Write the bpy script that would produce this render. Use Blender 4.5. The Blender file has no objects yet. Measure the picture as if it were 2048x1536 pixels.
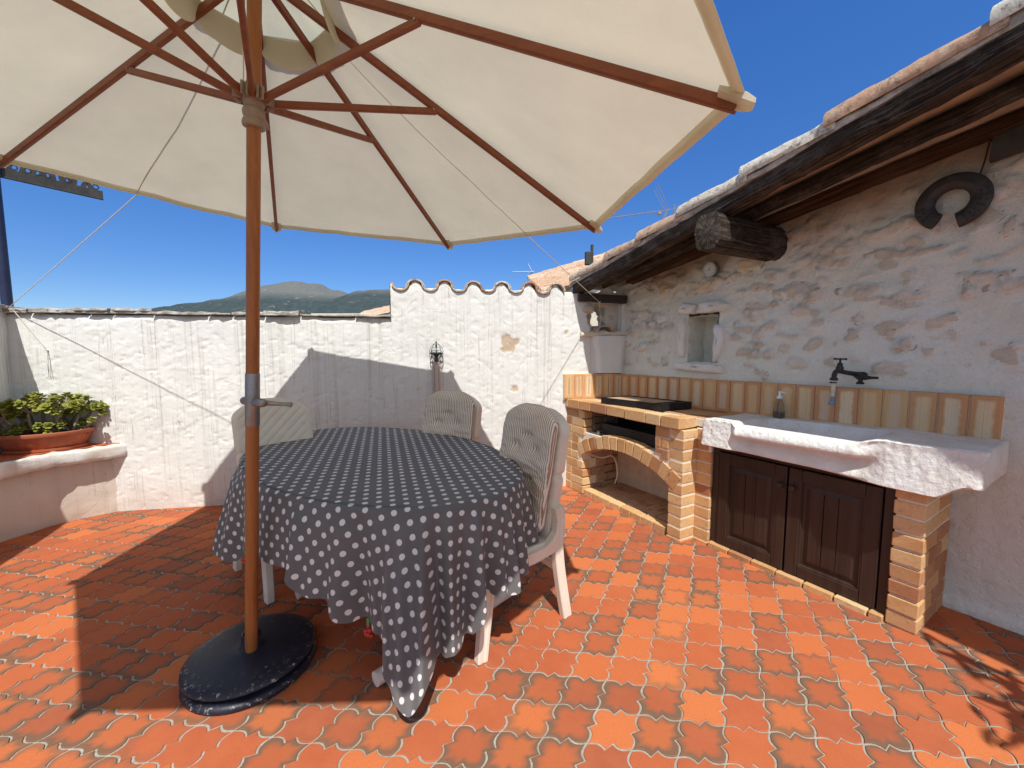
import bpy, math, random
import numpy as np
from mathutils import Vector, Matrix
random.seed(11)
rng = np.random.default_rng(11)
scene = bpy.context.scene
COL = scene.collection
pi = math.pi
R_ = math.radians

# ------------------------------------------------------------------ frames
CAMH = 1.40
wp = np.array([-2.638, 3.508, 0.0]); wd = np.array([1, .162, 0.0]); wd /= np.linalg.norm(wd)
wt = np.array([wd[1], -wd[0], 0.0])            # back wall: towards the terrace
cn = np.array([1.14, 4.12, 0.0]); rd = np.array([.526, -.851, 0.0]); rd /= np.linalg.norm(rd)
nn = np.array([rd[1], -rd[0], 0.0])            # stone wall: towards the terrace
UP = np.array([0, 0, 1.0])
def BW(s, o, z): return wp + wd * s + wt * o + UP * z
def RW(t, o, z): return cn + rd * t + nn * o + UP * z
def verge_off(t): return .535 + .135 * t
def roof_z(t): return 2.085 + .172 * t

# ------------------------------------------------------------------ noise
def _h(ix, iy, iz, seed):
    n = (ix * 374761393 + iy * 668265263 + iz * 2147483647 + seed * 1274126177) & 0xffffffff
    n = ((n ^ (n >> 13)) * 1274126177) & 0xffffffff
    n = ((n ^ (n >> 16)) * 2246822519) & 0xffffffff
    return ((n ^ (n >> 15)) & 0xffff) / 65535.0
def vnoise(x, y, seed=0, z=0.0):
    x = np.asarray(x, float); y = np.asarray(y, float); z = np.zeros_like(x) + z
    ix = np.floor(x).astype(np.int64); iy = np.floor(y).astype(np.int64); iz = np.floor(z).astype(np.int64)
    fx = x - ix; fy = y - iy; fz = z - iz
    fx = fx * fx * (3 - 2 * fx); fy = fy * fy * (3 - 2 * fy); fz = fz * fz * (3 - 2 * fz)
    def L(a, b, t): return a + (b - a) * t
    r = []
    for k in (0, 1):
        a = L(_h(ix, iy, iz + k, seed), _h(ix + 1, iy, iz + k, seed), fx)
        b = L(_h(ix, iy + 1, iz + k, seed), _h(ix + 1, iy + 1, iz + k, seed), fx)
        r.append(L(a, b, fy))
    return L(r[0], r[1], fz) * 2 - 1
def fbm(x, y, seed=0, oct=4, z=0.0, gain=.5):
    a = 1.0; f = 1.0; s = 0; tot = 0
    for k in range(oct):
        s = s + a * vnoise(np.asarray(x) * f, np.asarray(y) * f, seed + k * 17, np.asarray(z) * f); tot += a; a *= gain; f *= 2.03
    return s / tot
def smooth(a, b, x):
    t = np.clip((np.asarray(x, float) - a) / (b - a), 0, 1); return t * t * (3 - 2 * t)

# ------------------------------------------------------------------ mesh builder
class MB:
    def __init__(s): s.v = []; s.f = []; s.at = {}; s.n = 0
    def add(s, v, f, **at):
        v = np.asarray(v, float).reshape(-1, 3); k = len(v)
        s.v.append(v)
        n = s.n
        s.f.extend([tuple(i + n for i in q) for q in f])
        for a in set(s.at) | set(at):
            if a not in s.at: s.at[a] = [np.zeros(n)] if n else []
            x = at.get(a, 0.0); s.at[a].append(np.zeros(k) + np.asarray(x, float))
        s.n += k; return s
    def grid(s, P, closed_u=False, closed_v=False, mask=None, **at):
        P = np.asarray(P, float); nu, nv = P.shape[:2]
        f = []
        for i in range(nu if closed_u else nu - 1):
            i2 = (i + 1) % nu
            for j in range(nv if closed_v else nv - 1):
                if mask is not None and mask[i, j]: continue
                j2 = (j + 1) % nv
                f.append((i * nv + j, i2 * nv + j, i2 * nv + j2, i * nv + j2))
        at = {k: (np.asarray(x).reshape(-1) if np.ndim(x) else x) for k, x in at.items()}
        return s.add(P.reshape(-1, 3), f, **at)
    def cbox(s, o, A, B, C, c=.003, jit=0, **at):
        """chamfered box, corner o, edge vectors A B C"""
        o = np.asarray(o, float); A, B, C = [np.asarray(q, float) for q in (A, B, C)]
        Ls = [np.linalg.norm(q) for q in (A, B, C)]
        U = [A / Ls[0], B / Ls[1], C / Ls[2]]; ctr = o + (A + B + C) / 2
        c = min(c, .45 * min(Ls)); v = []; idx = {}
        for sx in (-1, 1):
            for sy in (-1, 1):
                for sz in (-1, 1):
                    sg = (sx, sy, sz); j = (rng.random(3) - .5) * jit
                    for k in range(3):
                        p = ctr + j
                        for m in range(3): p = p + U[m] * sg[m] * (Ls[m] / 2 - (0 if m == k else c))
                        idx[sg + (k,)] = len(v); v.append(p)
        f = []
        q4 = ((-1, -1), (1, -1), (1, 1), (-1, 1))
        for k in range(3):
            a, b = [m for m in range(3) if m != k]
            for sg in (-1, 1):
                r = []
                for (p, q) in q4:
                    g = [0, 0, 0]; g[k] = sg; g[a] = p; g[b] = q; r.append(idx[tuple(g) + (k,)])
                f.append(tuple(r))
            for sa, sb in q4:          # edge along k between faces a and b
                r = []
                for (e, fc) in ((-1, a), (1, a), (1, b), (-1, b)):
                    g = [0, 0, 0]; g[k] = e; g[a] = sa; g[b] = sb; r.append(idx[tuple(g) + (fc,)])
                f.append(tuple(r))
        for sx in (-1, 1):
            for sy in (-1, 1):
                for sz in (-1, 1):
                    f.append(tuple(idx[(sx, sy, sz, k)] for k in range(3)))
        # outward winding
        v = np.array(v); g = []
        for q in f:
            p = v[list(q)]; nrm = np.cross(p[1] - p[0], p[2] - p[0])
            g.append(q if nrm @ (p.mean(0) - ctr) > 0 else q[::-1])
        return s.add(v, g, **at)
    def tube(s, pts, r, n=10, caps=True, **at):
        pts = np.asarray(pts, float); m = len(pts); r = np.zeros(m) + np.asarray(r, float)
        T = np.gradient(pts, axis=0); T /= np.linalg.norm(T, axis=1)[:, None] + 1e-12
        up = np.array([0, 0, 1.0]) if abs(T[0][2]) < .9 else np.array([1.0, 0, 0])
        x = np.cross(up, T[0]); x /= np.linalg.norm(x); rings = []
        for i in range(m):
            x = x - T[i] * (x @ T[i]); x /= np.linalg.norm(x); y = np.cross(T[i], x)
            a = np.arange(n) * 2 * pi / n
            rings.append(pts[i] + r[i] * (np.cos(a)[:, None] * x + np.sin(a)[:, None] * y))
        f = []
        for i in range(m - 1):
            for j in range(n):
                j2 = (j + 1) % n; f.append((i * n + j, i * n + j2, (i + 1) * n + j2, (i + 1) * n + j))
        if caps: f.append(tuple(range(n))[::-1]); f.append(tuple((m - 1) * n + j for j in range(n)))
        return s.add(np.concatenate(rings), f, **at)
    def lathe(s, o, ax, prof, n=24, caps=True, xd=None, ell=(1, 1), **at):
        """prof: list of (radius, height along ax)"""
        o = np.asarray(o, float); ax = np.asarray(ax, float); ax /= np.linalg.norm(ax)
        x = np.array([1.0, 0, 0]) if xd is None else np.asarray(xd, float)
        if abs(x @ ax) > .95: x = np.array([0, 1.0, 0])
        x = x - ax * (x @ ax); x /= np.linalg.norm(x); y = np.cross(ax, x)
        a = np.arange(n) * 2 * pi / n; rings = []
        for r, h in prof: rings.append(o + ax * h + r * (ell[0] * np.cos(a)[:, None] * x + ell[1] * np.sin(a)[:, None] * y))
        m = len(prof); f = []
        for i in range(m - 1):
            for j in range(n):
                j2 = (j + 1) % n; f.append((i * n + j, i * n + j2, (i + 1) * n + j2, (i + 1) * n + j))
        if caps: f.append(tuple(range(n))[::-1]); f.append(tuple((m - 1) * n + j for j in range(n)))
        return s.add(np.concatenate(rings), f, **at)
    def bar(s, p, q, w, h, up=(0, 0, 1), c=.002, **at):
        p = np.asarray(p, float); q = np.asarray(q, float); d = q - p; u = d / np.linalg.norm(d)
        up = np.asarray(up, float); x = np.cross(u, up); x /= np.linalg.norm(x); y = np.cross(x, u)
        return s.cbox(p - x * w / 2 - y * h / 2, d, x * w, y * h, c, **at)
    def prism(s, poly, ext, **at):
        """closed outline extruded by vector ext"""
        P = np.asarray(poly, float); n = len(P); v = np.concatenate([P, P + np.asarray(ext, float)])
        f = [tuple(range(n))[::-1], tuple(range(n, 2 * n))] + [(i, (i + 1) % n, n + (i + 1) % n, n + i) for i in range(n)]
        return s.add(v, f, **at)
    def build(s, name, mat, parent=None, smooth_=False, local=False, kind=None, autos=None):
        V = np.concatenate(s.v) if s.v else np.zeros((0, 3))
        if parent is not None and not local: V = V - WL[root_of(parent)]
        me = bpy.data.meshes.new(name); me.from_pydata(V.tolist(), [], s.f)
        for a, x in s.at.items():
            at = me.attributes.new(a, 'FLOAT', 'POINT'); at.data.foreach_set('value', np.concatenate(x).astype(np.float32))
        me.update()
        if smooth_:
            me.polygons.foreach_set('use_smooth', [True] * len(me.polygons))
            if autos: me.set_sharp_from_angle(angle=R_(autos))
        o = bpy.data.objects.new(name, me); COL.objects.link(o)
        if isinstance(mat, (list, tuple)):
            for m in mat: me.materials.append(m)
        else: me.materials.append(mat)
        if parent is not None: o.parent = parent
        if kind: o['kind'] = kind
        return o
WL = {}
def root_of(o):
    while o.parent is not None: o = o.parent
    return o.name
def thing(name, label, cat, loc=(0, 0, 0), rotz=0, group=None):
    o = bpy.data.objects.new(name, None); COL.objects.link(o); o.location = tuple(float(q) for q in loc); o.rotation_euler = (0, 0, rotz)
    o.empty_display_size = .1
    o['label'] = label; o['category'] = cat
    if group: o['group'] = group
    WL[o.name] = np.array(loc, float); return o
def tag(o, label, cat, group=None):
    o['label'] = label; o['category'] = cat
    if group: o['group'] = group
    return o

# ------------------------------------------------------------------ materials
class Sh:
    def __init__(s, name, rough=.7, spec=.3, metal=0):
        s.m = bpy.data.materials.new(name); s.m.use_nodes = True; s.nt = s.m.node_tree; s.nt.nodes.clear()
        s.out = s.nt.nodes.new('ShaderNodeOutputMaterial'); s.p = s.nt.nodes.new('ShaderNodeBsdfPrincipled')
        s.nt.links.new(s.p.outputs[0], s.out.inputs[0]); s.set('Roughness', rough); s.set('Specular IOR Level', spec); s.set('Metallic', metal)
        s._c = None
    def put(s, inp, v):
        if isinstance(v, bpy.types.NodeSocket): s.nt.links.new(v, inp)
        else:
            if isinstance(v, (tuple, list)) and len(v) == 3 and inp.type == 'RGBA': v = tuple(v) + (1,)
            inp.default_value = v
    def set(s, k, v): s.put(s.p.inputs[k], v); return s
    def node(s, t): return s.nt.nodes.new(t)
    def co(s, scale=(1, 1, 1), rot=(0, 0, 0), loc=(0, 0, 0)):
        if s._c is None: s._c = s.node('ShaderNodeTexCoord')
        m = s.node('ShaderNodeMapping'); m.inputs['Scale'].default_value = scale; m.inputs['Rotation'].default_value = rot; m.inputs['Location'].default_value = loc
        s.nt.links.new(s._c.outputs['Object'], m.inputs[0]); return m.outputs[0]
    def noise(s, scale=5, detail=4, rough=.55, vec=None, dist=0):
        n = s.node('ShaderNodeTexNoise'); n.inputs['Scale'].default_value = scale; n.inputs['Detail'].default_value = detail
        n.inputs['Roughness'].default_value = rough; n.inputs['Distortion'].default_value = dist
        s.put(n.inputs['Vector'], vec if vec is not None else s.co()); return n.outputs['Fac']
    def voro(s, scale=5, feature='F1', vec=None, out='Distance', rnd=1):
        n = s.node('ShaderNodeTexVoronoi'); n.feature = feature; n.inputs['Scale'].default_value = scale; n.inputs['Randomness'].default_value = rnd
        s.put(n.inputs['Vector'], vec if vec is not None else s.co()); return n.outputs[out]
    def ramp(s, fac, stops):
        n = s.node('ShaderNodeValToRGB'); s.put(n.inputs[0], fac); e = n.color_ramp.elements
        while len(e) < len(stops): e.new(.5)
        for k, (p, c) in enumerate(stops):
            e[k].position = p; e[k].color = (c, c, c, 1) if isinstance(c, (int, float)) else tuple(c) + (1,)
        return n.outputs[0]
    def mix(s, fac, a, b, mode='MIX'):
        n = s.node('ShaderNodeMix'); n.data_type = 'RGBA'; n.blend_type = mode
        s.put(n.inputs[0], fac); s.put(n.inputs[6], a); s.put(n.inputs[7], b); return n.outputs[2]
    def attr(s, name):
        n = s.node('ShaderNodeAttribute'); n.attribute_name = name; return n.outputs['Fac']
    def math(s, op, a, b=0.0, c=0.0):
        n = s.node('ShaderNodeMath'); n.operation = op; s.put(n.inputs[0], a); s.put(n.inputs[1], b); s.put(n.inputs[2], c); return n.outputs[0]
    def bump(s, h, strength=.5, dist=.01, normal=None):
        n = s.node('ShaderNodeBump'); n.inputs['Strength'].default_value = strength; n.inputs['Distance'].default_value = dist
        s.put(n.inputs['Height'], h)
        if normal is not None: s.put(n.inputs['Normal'], normal)
        s.nt.links.new(n.outputs[0], s.p.inputs['Normal']); return n.outputs[0]
    def sep(s, vec):
        n = s.node('ShaderNodeSeparateXYZ'); s.put(n.inputs[0], vec); return n.outputs
    def geo(s, k):
        n = s.node('ShaderNodeNewGeometry'); return n.outputs[k]

def simple(name, col, rough=.6, spec=.3, metal=0, var=.12, scale=30, bump=.0, bscale=120, bdist=.002):
    h = Sh(name, rough, spec, metal)
    a = tuple(c * (1 - var) for c in col); b = tuple(min(1, c * (1 + var)) for c in col)
    h.set('Base Color', h.ramp(h.noise(scale, 5, .6), [(.3, a), (.7, b)]))
    if bump: h.bump(h.noise(bscale, 3, .6), bump, bdist)
    return h.m

M = {}
# terracotta floor tiles: each has its own tone; some are flashed dark towards the rim
h = Sh('terracotta_tile', .75, .16)
r = h.attr('rnd'); fl = h.attr('flash'); ed = h.attr('edge')
base = h.ramp(r, [(0, (.34, .094, .046)), (.3, (.47, .122, .045)), (.6, (.41, .104, .044)), (.8, (.52, .142, .048)), (1, (.58, .175, .058))])
base = h.mix(h.math('MULTIPLY', h.ramp(h.noise(9, 5, .6), [(.35, 0.0), (.7, 1.0)]), .35), base, (.55, .165, .065))
base = h.mix(h.math('MULTIPLY', h.ramp(h.noise(140, 3, .7), [(.45, 0.0), (.75, 1.0)]), .35), base, (.32, .07, .03))
e2 = h.math('ADD', ed, h.math('MULTIPLY', h.math('SUBTRACT', h.noise(16, 3), .5), .7))
df = h.math('MULTIPLY', h.ramp(e2, [(.22, 0.0), (.75, 1.0)]), fl)
base = h.mix(df, base, (.135, .108, .070))
base = h.mix(h.math('MULTIPLY', h.ramp(fl, [(.5, 0.0), (1, 1.0)]), .35), base, (.27, .085, .045))
base = h.mix(h.ramp(h.voro(70, 'F1'), [(.0, .45), (.06, .0)]), base, (.75, .5, .3))
h.set('Base Color', base); h.set('Roughness', h.ramp(h.noise(40, 3), [(.3, .62), (.7, .88)]))
h.bump(h.noise(260, 3, .7), .25, .0015); M['tile'] = h.m
h = Sh('grout', .95, .1)
h.set('Base Color', h.mix(h.ramp(h.noise(2.2, 4), [(.45, 0.0), (.68, .7)]), h.ramp(h.noise(60, 4, .7), [(.3, (.27, .25, .20)), (.7, (.47, .445, .375))]), (.28, .24, .18)))
h.bump(h.noise(150, 4, .7), .6, .003); M['grout'] = h.m

# rough whitewashed render with drip stains below the coping
def whitewall(name, tint=(.755, .75, .70), streak=1.0):
    h = Sh(name, .92, .15)
    c = h.ramp(h.noise(3.5, 5, .6), [(.3, tuple(t * .96 for t in tint)), (.7, tint)])
    vv = h.co((1, 1, 1)); xyz = h.sep(vv)
    st = h.noise(1, 2, .5, h.co((14, 14, .35)))
    st2 = h.noise(1, 3, .6, h.co((55, 55, .9)))
    zf = h.ramp(h.math('MULTIPLY', xyz[2], .5), [(.15, .5), (.75, .75), (.9, 1.0)])
    a = h.math('MULTIPLY', h.ramp(st, [(.56, 0.0), (.66, 1.0)]), h.ramp(st2, [(.42, 0.0), (.62, 1.0)]))
    a = h.math('MULTIPLY', h.math('MULTIPLY', a, zf), .55 * streak)
    c = h.mix(a, c, (.40, .375, .31))
    th = h.ramp(h.noise(1, 1, .5, h.co((26, 26, .22))), [(.600, 0.0), (.618, 1.0), (.636, 0.0)])
    th2 = h.ramp(h.noise(1, 1, .5, h.co((40, 40, .16), (0, 0, 0), (7, 3, 1))), [(.590, 0.0), (.603, 1.0), (.616, 0.0)])
    c = h.mix(h.math('MULTIPLY', h.math('MAXIMUM', th, h.math('MULTIPLY', th2, .5)), h.math('MULTIPLY', h.ramp(h.noise(2.5, 3), [(.38, .15), (.6, 1.0)]), .62 * streak)), c, (.33, .30, .24))
    # grey-brown towards the foot of the wall and lichen specks
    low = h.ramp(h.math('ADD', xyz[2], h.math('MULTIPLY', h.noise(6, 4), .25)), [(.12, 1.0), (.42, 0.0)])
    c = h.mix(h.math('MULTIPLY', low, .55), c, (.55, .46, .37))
    sp = h.math('MULTIPLY', h.ramp(h.noise(28, 4, .7), [(.63, 0.0), (.72, 1.0)]), .5)
    c = h.mix(sp, c, (.50, .47, .40))
    c = h.mix(h.math('MULTIPLY', h.attr('dirt'), .9), c, (.52, .39, .26))
    h.set('Base Color', c)
    # scattered raised trowel ridges over a softly lumpy coat
    rid = h.ramp(h.noise(3.2, 6, .62, None, .8), [(.484, 1.0), (.5, 0.0), (.516, 1.0)])
    gate = h.ramp(h.noise(6, 3), [(.5, 1.0), (.62, 0.0)])
    rid = h.math('MAXIMUM', rid, gate)
    n1 = h.bump(h.math('ADD', h.noise(30, 6, .66), h.math('MULTIPLY', h.noise(9, 4, .6, None, 1.2), .2)), .27, .012)
    h.bump(rid, .30, .008, n1)
    return h.m
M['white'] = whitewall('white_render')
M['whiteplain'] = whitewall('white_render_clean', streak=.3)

# stone wall: plaster washed over rubble
h = Sh('rubble_plaster', .95, .12)
pl = h.ramp(h.noise(2.2, 5, .6), [(.25, (.70, .685, .57)), (.5, (.77, .775, .68)), (.75, (.81, .825, .76))])
pl = h.mix(h.math('MULTIPLY', h.ramp(h.noise(1.1, 3), [(.5, 0.0), (.68, 1.0)]), .5), pl, (.62, .46, .33))
stc = h.ramp(h.attr('srnd'), [(0, (.62, .53, .41)), (.35, (.72, .63, .50)), (.6, (.80, .75, .65)), (.85, (.90, .88, .82)), (1, (.78, .59, .35))])
stc = h.mix(h.math('MULTIPLY', h.noise(22, 5, .7), .35), stc, (.46, .37, .28))
c = h.mix(h.ramp(h.math('ADD', h.attr('stone'), h.math('MULTIPLY', h.math('SUBTRACT', h.noise(14, 5, .7), .5), 1.1)), [(.5, 0.0), (.85, .85)]), pl, stc)
c = h.mix(h.math('MULTIPLY', h.ramp(h.math('ADD', h.attr('crev'), h.math('SUBTRACT', h.noise(17, 5, .7), .5)), [(.45, 0.0), (.75, 1.0)]), .75), c, (.34, .27, .20))  # crevice shade round the stones, painted dark into the colour
c = h.mix(h.ramp(h.noise(95, 4, .75), [(.5, 0.0), (.75, .4)]), c, (.50, .43, .34))
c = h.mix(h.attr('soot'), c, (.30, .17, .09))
c = h.mix(h.math('MULTIPLY', h.ramp(h.noise(11, 5, .7), [(.60, 0.0), (.75, 1.0)]), .45), c, (.40, .33, .26))
h.set('Base Color', c)
n1 = h.bump(h.noise(1, 6, .66, h.co((13, 13, 17)), .6), .45, .026); h.bump(h.math('ADD', h.noise(34, 6, .68), h.math('MULTIPLY', h.noise(110, 3, .6), .35)), .7, .014, n1); M['stonewall'] = h.m

def brickmat(name, stops, pale=.5):
    h = Sh(name, .85, .2)
    c = h.ramp(h.attr('rnd'), stops)
    c = h.mix(h.math('MULTIPLY', h.ramp(h.noise(7, 4, .6), [(.42, 0.0), (.65, 1.0)]), pale), c, (.66, .47, .26))
    c = h.mix(h.math('MULTIPLY', h.ramp(h.noise(38, 5, .7), [(.5, 0.0), (.72, 1.0)]), .5), c, (.30, .14, .065))
    c = h.mix(h.ramp(h.voro(55, 'F1'), [(.05, .6), (.12, 0.0)]), c, (.16, .09, .05))
    h.set('Base Color', c); h.bump(h.noise(90, 5, .7), .5, .004); return h.m
M['brick'] = brickmat('buff_brick', [(0, (.52, .27, .11)), (.2, (.66, .43, .20)), (.4, (.55, .285, .12)), (.6, (.72, .50, .26)), (.75, (.60, .34, .14)), (.88, (.38, .165, .075)), (1, (.45, .22, .11))], .22)
h = Sh('mortar', .95, .1); h.set('Base Color', h.ramp(h.noise(25, 5, .7), [(.3, (.68, .61, .49)), (.7, (.84, .79, .68))])); h.bump(h.noise(120, 4, .7), .5, .003); M['mortar'] = h.m
# split-face backsplash tiles: pale core framed by an ochre rim, vertical comb lines
h = Sh('ochre_tile', .7, .3)
ed = h.math('ADD', h.attr('edge'), h.math('MULTIPLY', h.math('SUBTRACT', h.noise(26, 4), .5), .55))
core = h.ramp(h.attr('rnd'), [(0, (.70, .49, .27)), (.3, (.78, .62, .40)), (.55, (.64, .46, .32)), (.8, (.74, .53, .30)), (1, (.64, .36, .14))])
rim = h.ramp(h.attr('rnd2'), [(0, (.64, .33, .13)), (.5, (.58, .28, .13)), (1, (.70, .42, .18))])
c = h.mix(h.ramp(ed, [(.26, 0.0), (.60, 1.0)]), core, rim)
ln = h.ramp(h.noise(1, 2, .6, h.co((190, 190, 1.5))), [(.4, .0), (.65, .3)])
c = h.mix(ln, c, (.42, .25, .13)); c = h.mix(h.ramp(h.voro(60, 'F1'), [(.06, .7), (.12, 0.0)]), c, (.2, .09, .04))
h.set('Base Color', c); h.bump(h.noise(70, 5, .7), .3, .003); M['splash'] = h.m
# limestone
h = Sh('limestone', .9, .15)
c = h.ramp(h.noise(7, 6, .65), [(.25, (.74, .70, .61)), (.55, (.86, .84, .78)), (.8, (.91, .90, .85))])
c = h.mix(h.math('MULTIPLY', h.ramp(h.noise(3, 4), [(.55, 0.0), (.7, 1.0)]), .35), c, (.62, .52, .40))
cr = h.ramp(h.voro(9, 'DISTANCE_TO_EDGE', h.co((1, 1, 1.6))), [(.0, .5), (.012, 0.0)])
c = h.mix(h.math('MULTIPLY', cr, h.ramp(h.noise(5, 3), [(.5, 0.0), (.6, 1.0)])), c, (.28, .22, .17))
h.set('Base Color', c); n0 = h.bump(h.voro(38, 'F1'), .3, .012); n1 = h.bump(h.noise(55, 5, .7), .5, .016, n0); h.bump(h.noise(170, 4, .75), .6, .006, n1); M['lime'] = h.m
# woods
def wood(name, a, b, rough=.5, spec=.35, axis=2, sc=14, bump=.25):
    h = Sh(name, rough, spec); s = [sc * 4, sc * 4, sc * 4]; s[axis] = sc * .18
    g = h.noise(1, 5, .6, h.co(tuple(s)), .6)
    c = h.ramp(g, [(.25, a), (.75, b)]); c = h.mix(h.math('MULTIPLY', h.noise(5, 3), .35), c, a)
    h.set('Base Color', c); h.bump(g, bump, .003); return h.m
M['teak'] = wood('varnished_teak', (.24, .078, .020), (.46, .175, .048), .42, .4)
M['ribwood'] = wood('red_brown_rib_wood', (.17, .052, .022), (.29, .095, .04), .5, .35, 0, 10)
M['darkwood'] = wood('dark_stained_wood', (.022, .013, .009), (.062, .036, .025), .42, .4, 2, 9, .3)
def beammat(name, stops, grey):
    h = Sh(name, .9, .15)
    cb = h.node('ShaderNodeCombineXYZ'); h.put(cb.inputs[0], h.math('MULTIPLY', h.attr('al'), 2.2)); h.put(cb.inputs[1], h.math('MULTIPLY', h.attr('ar'), 26.0)); h.put(cb.inputs[2], h.attr('seed'))
    g = h.noise(1, 6, .7, cb.outputs[0], .7); cr = h.ramp(g, [(.40, 0.0), (.47, 1.0)])
    c = h.ramp(g, stops); c = h.mix(h.math('MULTIPLY', h.ramp(h.noise(7, 5, .7), [(.48, 0.0), (.7, 1.0)]), grey), c, (.23, .195, .16))
    h.set('Base Color', c); h.bump(h.math('ADD', h.math('ADD', g, h.math('MULTIPLY', cr, .6)), h.math('MULTIPLY', h.noise(40, 5, .7), .5)), 1.0, .016); return h.m
M['beam'] = beammat('weathered_beam', [(.30, (.012, .009, .007)), (.46, (.050, .036, .026)), (.60, (.115, .086, .062)), (.76, (.22, .17, .13))], .6)
M['beam2'] = beammat('brown_rafter', [(.30, (.030, .015, .008)), (.5, (.10, .050, .026)), (.78, (.24, .135, .075))], .15)
# clay roof tiles
h = Sh('old_clay_roof_tile', .9, .15)
c = h.ramp(h.attr('rnd'), [(0, (.50, .26, .15)), (.35, (.58, .40, .27)), (.7, (.66, .58, .46)), (1, (.72, .68, .58))])
c = h.mix(h.ramp(h.noise(9, 6, .75), [(.48, 0.0), (.66, .6)]), c, (.66, .60, .48))
c = h.mix(h.ramp(h.noise(26, 6, .75), [(.52, 0.0), (.64, .85)]), c, (.17, .13, .09))
h.set('Base Color', c); h.bump(h.noise(45, 6, .75), .9, .012); M['clay'] = h.m
M['clayunder'] = simple('pale_clay_underside', (.44, .34, .245), .9, .1, 0, .3, 6)
h = Sh('coping_slate', .9, .15)
h.set('Base Color', h.ramp(h.noise(11, 6, .7), [(.3, (.13, .115, .095)), (.5, (.36, .33, .28)), (.7, (.62, .59, .53))])); h.bump(h.noise(40, 5, .7), .8, .01); M['coping'] = h.m
# fabric
def canvas(name, col, tr=.4, bump=.15):
    h = Sh(name, .95, .05); nt = h.nt
    c = h.ramp(h.noise(4, 5, .6), [(.3, tuple(q * .90 for q in col)), (.7, col)])
    c = h.mix(h.math('MULTIPLY', h.ramp(h.noise(60, 3, .8), [(.62, 0.0), (.75, 1.0)]), .12), c, (.4, .34, .24))
    c = h.mix(h.ramp(h.noise(300, 2, .8), [(.35, 0.0), (.65, .16)]), c, (.50, .46, .34))
    h.set('Base Color', c); h.bump(h.math('ADD', h.noise(420, 2, .6), h.math('MULTIPLY', h.noise(6, 5, .65, None, 1.5), 4.0)), bump, .012)
    t = h.node('ShaderNodeBsdfTranslucent'); h.put(t.inputs[0], c)
    mx = h.node('ShaderNodeMixShader'); mx.inputs[0].default_value = tr
    nt.links.new(h.p.outputs[0], mx.inputs[1]); nt.links.new(t.outputs[0], mx.inputs[2]); nt.links.new(mx.outputs[0], h.out.inputs[0]); return h.m
M['canvas'] = canvas('ecru_canvas', (.77, .735, .565), .35)
M['canvas2'] = canvas('ecru_canvas_cap', (.72, .68, .50), .5)
M['hem'] = canvas('canvas_hem', (.84, .80, .64), .40)
# polka-dot cloth; flat cloth coordinates in attributes cu, cv
h = Sh('grey_dotted_cloth', .8, .25)
fu = h.math('SUBTRACT', h.math('FRACT', h.math('DIVIDE', h.attr('cu'), .0535)), .5)
fv = h.math('SUBTRACT', h.math('FRACT', h.math('DIVIDE', h.attr('cv'), .0535)), .5)
d = h.math('SQRT', h.math('ADD', h.math('MULTIPLY', fu, fu), h.math('MULTIPLY', fv, fv)))
dot = h.ramp(d, [(.212, 1.0), (.234, 0.0)])
gr = h.ramp(h.noise(6, 4), [(.3, (.138, .136, .132)), (.7, (.160, .157, .152))])
h.set('Base Color', h.mix(dot, gr, (.74, .73, .72)))
h.set('Sheen Weight', .08); h.bump(h.math('ADD', h.noise(300, 2), h.math('MULTIPLY', h.noise(9, 3), 1.2)), .12, .004)
mx = h.node('ShaderNodeMixShader'); mx.inputs[0].default_value = .10; t = h.node('ShaderNodeBsdfTranslucent'); h.put(t.inputs[0], h.mix(dot, (.12, .12, .14), (.6, .6, .6)))
h.nt.links.new(h.p.outputs[0], mx.inputs[1]); h.nt.links.new(t.outputs[0], mx.inputs[2]); h.nt.links.new(mx.outputs[0], h.out.inputs[0]); M['cloth'] = h.m
# chair plastic and striped cushion
h = Sh('cream_resin', .5, .35)
h.set('Base Color', h.mix(h.math('MULTIPLY', h.ramp(h.noise(30, 5, .7), [(.6, 0.0), (.75, 1.0)]), .4), h.ramp(h.noise(4, 4), [(.3, (.72, .65, .53)), (.7, (.80, .73, .60))]), (.36, .30, .22)))
h.bump(h.noise(200, 2), .05, .002); M['resin'] = h.m
M['whitepl'] = simple('white_plastic_tube', (.76, .70, .60), .5, .3, 0, .08, 20)
h = Sh('striped_cotton', .9, .1)
s_ = h.math('FRACT', h.math('ADD', h.math('DIVIDE', h.attr('cu'), .0145), h.math('MULTIPLY', h.noise(10, 2), .05)))
st = h.ramp(s_, [(.0, 1.0), (.30, 1.0), (.38, 0.0), (.93, 0.0), (1, 1.0)])
h.set('Base Color', h.mix(st, h.ramp(h.noise(8, 3), [(.3, (.76, .69, .58)), (.7, (.84, .77, .66))]), h.ramp(h.noise(3, 1), [(.40, (.36, .245, .15)), (.62, (.50, .30, .15))])))
h.bump(h.math('ADD', h.noise(350, 2), h.math('MULTIPLY', h.noise(22, 4, .6), 1.5)), .2, .004); M['stripe'] = h.m
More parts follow.
